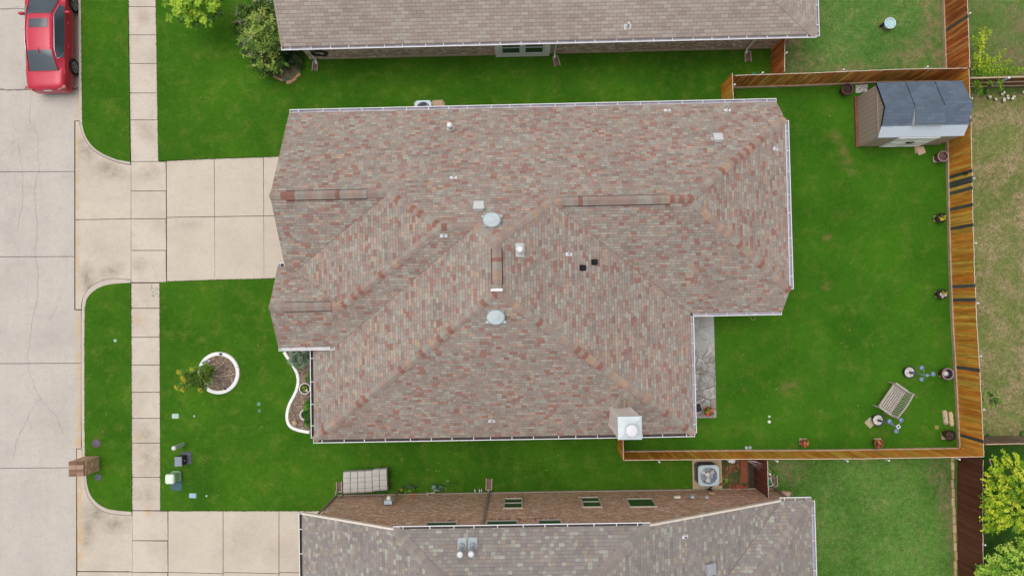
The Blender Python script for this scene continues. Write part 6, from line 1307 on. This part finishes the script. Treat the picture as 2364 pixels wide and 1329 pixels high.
m = MB(); q = G(1003, 1131, .3); m.tube([q, q + Vector((0, -.1, 0)), q + Vector((-.3, -.12, .05)), Vector((P(988, 1133, .3).x, -8.0, .35)), Vector((P(988, 1133, .3).x, -8.13, .55))], .028, 8); m.tube([q, q + Vector((.3, 0, .02)), q + Vector((.3, 0, -.28))], .026, 8); m.build('pipe', plain('pale_pipe', S(196, 192, 180), .5), t)
x = P(797, 1141).x; m = MB(); m.tube([Vector((x, -7.95, .42)), Vector((x, -8.12, .42))], .02, 8); m.ball((x, -7.96, .42), .05, 8); m.tube([Vector((x, -8.12, .3)), Vector((x, -8.12, .85))], .022, 8); tag(m.build('wall_tap', plain('tap_metal', S(96, 88, 90), .5, .3)), 'small outdoor tap on the lower wall below the quilted cover', 'tap')
for u, lb in ((1096.5, 'leftmost'), (1107, 'middle'), (1111.5, 'rightmost')):
    m = MB(); q = P(u, 1138, .2); m.tube([(q.x, -8.12, .22), (q.x, -8.02, .2), (q.x, -8.0, .08)], .022, 8); tag(m.build('drain_pipe', M['white']), lb + ' of three short white pipe stubs left of the tall downspout', 'pipe', 'white pipe stubs on the lower wall')
wallbox('cream phone box on the lower wall beside the right window', 'wall_box', 1563, 1146.5, .26, .16, .1, plain('cream_box', S(232, 226, 202), .5)); wallbox('pale blue box on the lower wall left of the air conditioner', 'wall_box', 1598, 1146, .15, .2, .1, plain('blue_box_pale', S(168, 196, 214), .5)); wallbox('small grey box on the lower wall below the air conditioner', 'wall_box', 1631, 1147, .14, .14, .1, plain('grey_box', S(184, 182, 176), .5)); wallbox('tan plate on the lower wall by the black pipe', 'wall_box', 1643, 1137.5, .24, .16, .05, plain('tan_plate', S(206, 178, 130), .6))
# brick pile and litter
bs = MB(); bs.prism([gx(1666, 1060), gx(1729, 1060), gx(1729, 1132), gx(1667, 1133)], -.1, .035); structure('soil', bs, lawnmat('littered_soil', S(96, 96, 62), S(62, 84, 40), S(150, 128, 100), .9, bare=S(112, 96, 80), bareamt=.8, grain=2.2))
random.seed(31); proto = None; holes_m = plain('brick_hole', S(58, 34, 28), .95); bk = [plain('red_brick_a', S(166, 96, 72), .9, var=.2, sc=18), holes_m]
spots = [(1677, 1079, .24, 62, 'upright leaning group, left'), (1684, 1086, .2, 58, ''), (1676.5, 1098, .2, 90, ''), (1697, 1083, .2, -48, ''), (1703, 1074, .2, -55, ''), (1693, 1077, .2, -60, '')]
for r in range(4):
    for c_ in range(3): spots.append((1713 + c_ * 5.2 - 1.5, 1070.5 + r * 12.4 - 3, 0, 90, 'grid'))
spots += [(1685, 1121, .2, 88, ''), (1692, 1123, .2, 80, ''), (1699, 1124, .2, 84, ''), (1704, 1121, .2, 90, ''), (1708, 1121, .2, 90, ''), (1713, 1124, .2, 92, ''), (1710, 1107, .2, 90, ''), (1719, 1110, .2, -60, ''), (1722, 1122, .2, 35, ''), (1664.5, 1116.5, .2, 8, '')]
def brick_mesh(t):
    m = MB(); m.box((0, 0, .035), (.215, .095, .07)); m.build('brick_body', bk, t, local=True); m = MB()
    for r in range(2):
        for k in range(5): m.lathe((-.08 + k * .04, -.022 + r * .044, .0712), [(.0115, 0), (0, .0003)], 8)
    m.build('core_holes', holes_m, t, local=True)
near = {0: 'leaning at the left end of the litter', 1: 'diagonal, second from the left', 2: 'upright on its own at the left edge'}
for i, (u, v, z, a, k) in enumerate(spots):
    c = G(u, v, .04 + (.0 if k == 'grid' else .03)); c.z = .04 + (.012 if k != 'grid' else 0)
    if k == 'grid': j = i - 6; lb = 'loose red cored brick of the neat stack, %s row from the fence, %s column' % (('first', 'second', 'third', 'fourth')[j // 3], ('left', 'middle', 'right')[j % 3])
    else:
        j = i if i < 6 else i - 18 + 6
        lb = 'loose red cored brick ' + ('leaning at the left end of the pile', 'lying diagonally second from the left in the pile', 'lying alone at the left edge of the pile', 'lying slanted just below the white stake', 'lying slanted nearest the orange fence', 'lying slanted left of the white stake', 'leftmost in the row along the lower wall', 'second in the row along the lower wall', 'third in the row along the lower wall', 'fourth in the row along the lower wall', 'fifth in the row along the lower wall', 'sixth in the row along the lower wall', 'standing alone below the neat stack', 'lying askew right of the one below the neat stack', 'lying askew at the foot of the dark brown gate', 'lying at the lower right corner of the air conditioner')[j]
    if proto is None: proto = thing('loose_brick', lb, 'brick', c, R_(a), 'loose red bricks by the air conditioner'); brick_mesh(proto)
    else: dup(proto, lb, c, R_(a))
t = thing('stake_ornament', 'white and red disc on a stake among the loose bricks by the lower fence', 'ornament', G(1693, 1090)); m = MB(); c = P(1691.5, 1062, .75); m.lathe(c, [(.0, .05), (.1, .02), (.145, -.02), (.14, -.03)], 20); m.build('disc', M['white'], t); m = MB(); m.box(c + Vector((.06, .08, .04)), (.12, .08, .04)); m.build('red_tab', plain('red_plastic', S(206, 30, 60), .5), t); m = MB(); m.tube([c, Vector((c.x + .05, c.y - .1, .02))], [.018, .008], 6); m.build('stake', M['white'], t)
random.seed(9); m = MB()
for k in range(5):
    pts = [P(1728 + k * 3, 1062 + k, 1.85)]
    for j in range(5): pts.append(P(1730 + k * 5 + j * (4 + 3 * (k % 2)), 1066 + j * (3 + (k % 3)) + random.uniform(-3, 3), 1.8 - .22 * j))
    m.tube(pts, .008, 4)
tag(m.build('white_cables', plain('white_cable', S(220, 200, 200), .6)), 'loose white cables draped over the dark brown gate fence', 'cables')
t = thing('hose_reel', 'white-framed green hose reel beside the dark brown gate', 'hose reel', G(1768, 1108), .3); m = MB(); m.lathe((0, 0, .28), [(.1, -.13), (.1, .13)], 16, M=Matrix.Rotation(math.pi / 2, 3, 'X')); m.box((0, 0, .30), (.26, .24, .2)); m.build('reel', plain('bright_green_plastic', S(10, 168, 70), .4), t, local=True); m = MB()
for s_ in (-1, 1): m.tube([(-.26, s_ * .17, .03), (-.1, s_ * .17, .42), (.12, s_ * .17, .42), (.24, s_ * .17, .03)], .022, 6)
m.tube([(-.1, -.17, .42), (-.1, .17, .42)], .02, 6); m.tube([(.12, -.17, .42), (.12, .17, .42)], .02, 6); m.tube([(-.26, -.17, .05), (-.26, .17, .05)], .02, 6); m.build('frame', M['white'], t, local=True)
m = MB()
for k in range(4): m.lathe((0, 0, .28), [(.13 + .02 * k, -.09 + .05 * k), (.14 + .02 * k, -.07 + .05 * k)], 20, M=Matrix.Rotation(math.pi / 2, 3, 'X'))
m.build('hose_loops', plain('dark_hose', S(60, 66, 72), .5), t, local=True)
m = MB(); m.ball(G(1813, 1141, .06), .2, 9, sc=(1.2, .8, .45), jit=.8, seed=3); tag(m.build('rock', plain('pinkish_rock', S(216, 180, 156), .9, var=.2, sc=9)), 'pale pinkish rock on the grass right of the bottom house corner', 'rock')
random.seed(17); wd = leafmat('weed_leaf', [(0, S(46, 84, 30)), (.5, S(84, 132, 46)), (1, S(150, 190, 70))])
def weeds(label, u, v, n, r, sz=.09):
    m = MB()
    for _ in range(n): a = random.uniform(0, 6.28); q = r * random.random() ** .6; c = G(u, v) + Vector((q * math.cos(a), q * .8 * math.sin(a), .05)); clump(m, c, .07, 22, sz, random.choice((.2, .5, .9)), .2, 1.2)
    tag(m.build('weed_plant', wd), label, 'weed')
weeds('leafy weeds beside the green hose reel', 1776, 1091, 10, .3); weeds('pale clumps of weeds in the grass right of the gas meter', 1042, 1118, 9, .35, .07); weeds('weedy green patch in the dry grass right of the long back fence', 2292, 925, 16, .55); weeds('weeds growing among the loose bricks', 1677, 1112, 7, .2, .08); weeds('weed tuft along the far right of the grey weathered fence', 2352, 1011, 8, .35); weeds('weed tuft at the left end of the grey weathered fence', 2284, 1013, 6, .25); weeds('low weeds along the wall by the brown coil', 936, 1128, 8, .3, .07)
weeds('dark leafy clump at the foot of the white-capped metal pole', 2265, 210, 12, .3, .12)
# ------------------------------------------------------------------ right-hand trees
random.seed(41)
yl = leafmat('yellow_green_leaf', [(0, S(48, 84, 18)), (.3, S(98, 140, 28)), (.6, S(146, 184, 36)), (.85, S(184, 208, 48)), (1, S(212, 220, 66))])
def shootree(label, u, v, tipsuv, n, rz_, mat, seed, zt, r0=.05, base_b=(.35, .6, .8, .95)):
    random.seed(seed); b = P(u, v, 0); t = thing('leafy_tree', label, 'tree', b); m = MB(); tips = []
    for (pu, pv, pr, pz) in tipsuv:
        for _ in range(n):
            a = random.uniform(0, 6.28); q = pr * random.random() ** .5; z = pz + random.uniform(-.5, .25); c = P(pu + q * math.cos(a), pv + q * math.sin(a), z); tips.append(c)
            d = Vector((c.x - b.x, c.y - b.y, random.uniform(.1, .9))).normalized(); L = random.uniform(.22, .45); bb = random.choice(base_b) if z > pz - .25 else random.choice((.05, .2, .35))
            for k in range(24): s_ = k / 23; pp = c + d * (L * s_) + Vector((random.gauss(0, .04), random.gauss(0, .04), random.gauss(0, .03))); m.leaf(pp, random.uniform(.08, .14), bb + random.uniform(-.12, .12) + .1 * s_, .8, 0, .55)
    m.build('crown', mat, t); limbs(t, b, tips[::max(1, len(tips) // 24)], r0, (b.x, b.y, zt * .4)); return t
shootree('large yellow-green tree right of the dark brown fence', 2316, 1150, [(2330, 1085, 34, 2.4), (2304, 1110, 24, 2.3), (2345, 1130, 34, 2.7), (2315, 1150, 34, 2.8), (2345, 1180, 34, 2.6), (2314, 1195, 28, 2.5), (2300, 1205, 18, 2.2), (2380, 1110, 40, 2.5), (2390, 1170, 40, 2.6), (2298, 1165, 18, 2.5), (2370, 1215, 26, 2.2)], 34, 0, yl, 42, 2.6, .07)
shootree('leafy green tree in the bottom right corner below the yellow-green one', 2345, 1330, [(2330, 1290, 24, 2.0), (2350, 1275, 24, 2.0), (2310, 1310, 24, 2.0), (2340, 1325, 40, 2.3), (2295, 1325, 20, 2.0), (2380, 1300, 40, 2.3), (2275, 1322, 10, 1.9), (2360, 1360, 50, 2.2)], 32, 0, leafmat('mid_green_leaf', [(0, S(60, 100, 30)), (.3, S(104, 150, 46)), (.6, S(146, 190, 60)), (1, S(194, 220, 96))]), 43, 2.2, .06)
random.seed(44); b = P(2254, 166, 0); t = thing('sapling', 'straggly yellow-green sapling with spreading shoots at the upper right fence corner', 'tree', b); m = MB(); tw = MB()
for pts, bb in (([(2254, 160), (2262, 130), (2266, 100), (2268, 66)], .95), ([(2264, 112), (2270, 88), (2286, 72)], .9), ([(2262, 120), (2256, 100), (2246, 84)], .6), ([(2258, 150), (2278, 138), (2275, 128)], .85), ([(2258, 152), (2300, 136), (2320, 120)], .75), ([(2262, 158), (2310, 150), (2336, 139)], .7), ([(2252, 163), (2300, 164), (2340, 162), (2380, 156)], .65), ([(2256, 165), (2258, 190), (2262, 218)], .35), ([(2262, 168), (2280, 182), (2288, 196)], .45), ([(2280, 165), (2302, 180), (2310, 206)], .5), ([(2252, 160), (2248, 176), (2254, 200)], .3), ([(2256, 150), (2252, 140), (2250, 128)], .7), ([(2300, 166), (2330, 172), (2345, 168)], .6)):
    q = [P(u, v, 1.2 + .5 * i / len(pts)) for i, (u, v) in enumerate(pts)]; tw.tube([b + Vector((0, 0, .5))] + q, [.02, .014] + [.009] * (len(q) - 1), 5)
    for a_, b2 in zip(q[:-1], q[1:]):
        n = int((b2 - a_).length / .008)
        for k in range(n): c = a_.lerp(b2, k / n) + Vector((random.gauss(0, .06), random.gauss(0, .06), random.gauss(.02, .05))); m.leaf(c, random.uniform(.075, .125), bb + random.uniform(-.25, .12), .6, 0, .5)
m.build('crown', yl, t); tw.tube([b, b + Vector((0, 0, .55))], [.035, .025], 7); tw.build('trunk', bark, t)
random.seed(45); m = MB()
for u, v in ((2286, 224), (2314, 217), (2318, 213), (2319, 228), (2328, 227), (2338, 228), (2341, 223), (2319, 233), (2300, 229), (2326, 222), (2364, 213)):
    c = G(u, v, .2); clump(m, c, .05, 10, .075, 1.0, .05, 1.5, (1, 1, .3), .9); clump(m, c - Vector((0, 0, .1)), .08, 14, .06, .2, .15, 1)
tag(m.build('white_flowers', leafmat('white_petals', [(0, S(60, 96, 40)), (.5, S(110, 140, 70)), (.8, S(238, 230, 196)), (1, S(248, 244, 226))])), 'scattered white flowers in the grass below the railed fence', 'flowers', kind='stuff')
c = P(2272, 206, 0); t = thing('metal_pole', 'grey metal pole with white cap beside the railed fence', 'pole', c); m = MB(); m.tube([c, c + Vector((0, 0, 1.66))], .05, 10); m.build('pole', plain('pale_grey_pole', S(158, 172, 182), .4, .2), t); m = MB(); m.ball(c + Vector((0, 0, 1.68)), .065, 10, sc=(1, 1, .7)); m.build('cap', M['white'], t)
c = P(2276, 1056, 1.0); c.z = 0; m = MB(); m.tube([c + Vector((.02, -.0, 1.2)), c + Vector((.1, -.45, 1.25))], .035, sq=True); tag(m.build('wooden_stub', plain('pale_rail_end', S(220, 186, 180), .7)), 'short pale rail end sticking out at the lower right fence corner', 'rail')
m = MB(); x = 18.62
for y0, y1 in ((-6.75, -20), ): 
    n = 34
    for k in range(n): y = y0 + (y1 - y0) * (k + .5) / n; m.rbox((x + .03 + random.uniform(-.025, .025), y, .05), (random.uniform(.1, .15), abs(y1 - y0) / n * .96, .12), 0, 0, .02, random.random())
tag(m.build('edging_strip', capmat('tan_rubble', [(0, S(200, 170, 130)), (.4, S(188, 158, 118)), (.6, S(212, 186, 146)), (.8, S(190, 164, 134))])), 'strip of tan stone edging along the dark brown fence', 'edging')
# grass creeping over the edges of the paving
random.seed(60); fr_ = MB()
def fringe(pts, out, dens=45):
    q = px(pts, .03)
    for a, b in zip(q[:-1], q[1:]):
        L = (b - a).length; d = (b - a).normalized(); n = Vector((-d.y, d.x, 0)) * out
        for _ in range(int(L * dens)):
            t = random.random() * L; w_ = .5 + .5 * mnoise.noise((a + d * t) * 2.2); fr_.leaf(a + d * t + n * random.uniform(-.03, .012 + .035 * max(0, w_)) + Vector((0, 0, random.uniform(-.01, .02))), random.uniform(.03, .075), random.random(), 1.2, 0, .4)
for pts, o_ in (([(296, 0), (299.5, 280), (301, 373)], -1), ([(360, 0), (364.3, 280), (366, 371)], 1), ([(366, 371.5), (500, 366), (645, 361)], 1), ([(384, 650.5), (500, 646.5), (640, 643)], -1), ([(302, 654), (304, 1177)], -1), ([(369, 651), (370.3, 1100), (371, 1177)], 1), ([(371, 1178), (735, 1178.5)], 1),
                ([(187.3, 0), (189, 193), (190.3, 286)], 1), ([(196, 700), (195.5, 860), (196, 1040), (199, 1090)], 1)):
    fringe(pts, -o_ if False else (o_ if pts[0][1] == pts[-1][1] else o_))
g_o = fr_.build('grass_fringe', leafmat('edge_grass', [(0, S(48, 92, 22)), (.5, S(78, 126, 34)), (1, S(118, 148, 56))], .8)); tag(g_o, 'ragged grass blades creeping over the pavement edges', 'grass', kind='stuff')
# clippings and dead blades scattered on the lawns
random.seed(61); lt = MB()
for (u0, u1, v0, v1, n) in ((370, 620, 10, 360, 26), (372, 640, 660, 1170, 40), (1660, 2170, 740, 1020, 40), (1830, 2170, 230, 640, 22), (900, 1420, 1030, 1120, 26), (200, 295, 20, 350, 8), (205, 300, 680, 1160, 12), (1850, 2200, 1080, 1320, 30), (2255, 2364, 220, 980, 60), (1830, 2160, 20, 150, 26), (20, 170, 230, 1300, 20)):
    for _ in range(n):
        u, v = random.uniform(u0, u1), random.uniform(v0, v1); lt.leaf(G(u, v, .045 if u > 180 else ZR + .01), random.uniform(.035, .08), random.random(), 2.0, 0, .3)
g_o = lt.build('fallen_leaves', leafmat('dry_leaf', [(0, S(96, 74, 50)), (.4, S(170, 150, 90)), (.8, S(206, 196, 140)), (1, S(226, 220, 190))], .8, .1)); tag(g_o, 'sparse dry leaves and clippings scattered over lawns and road', 'leaves', kind='stuff')
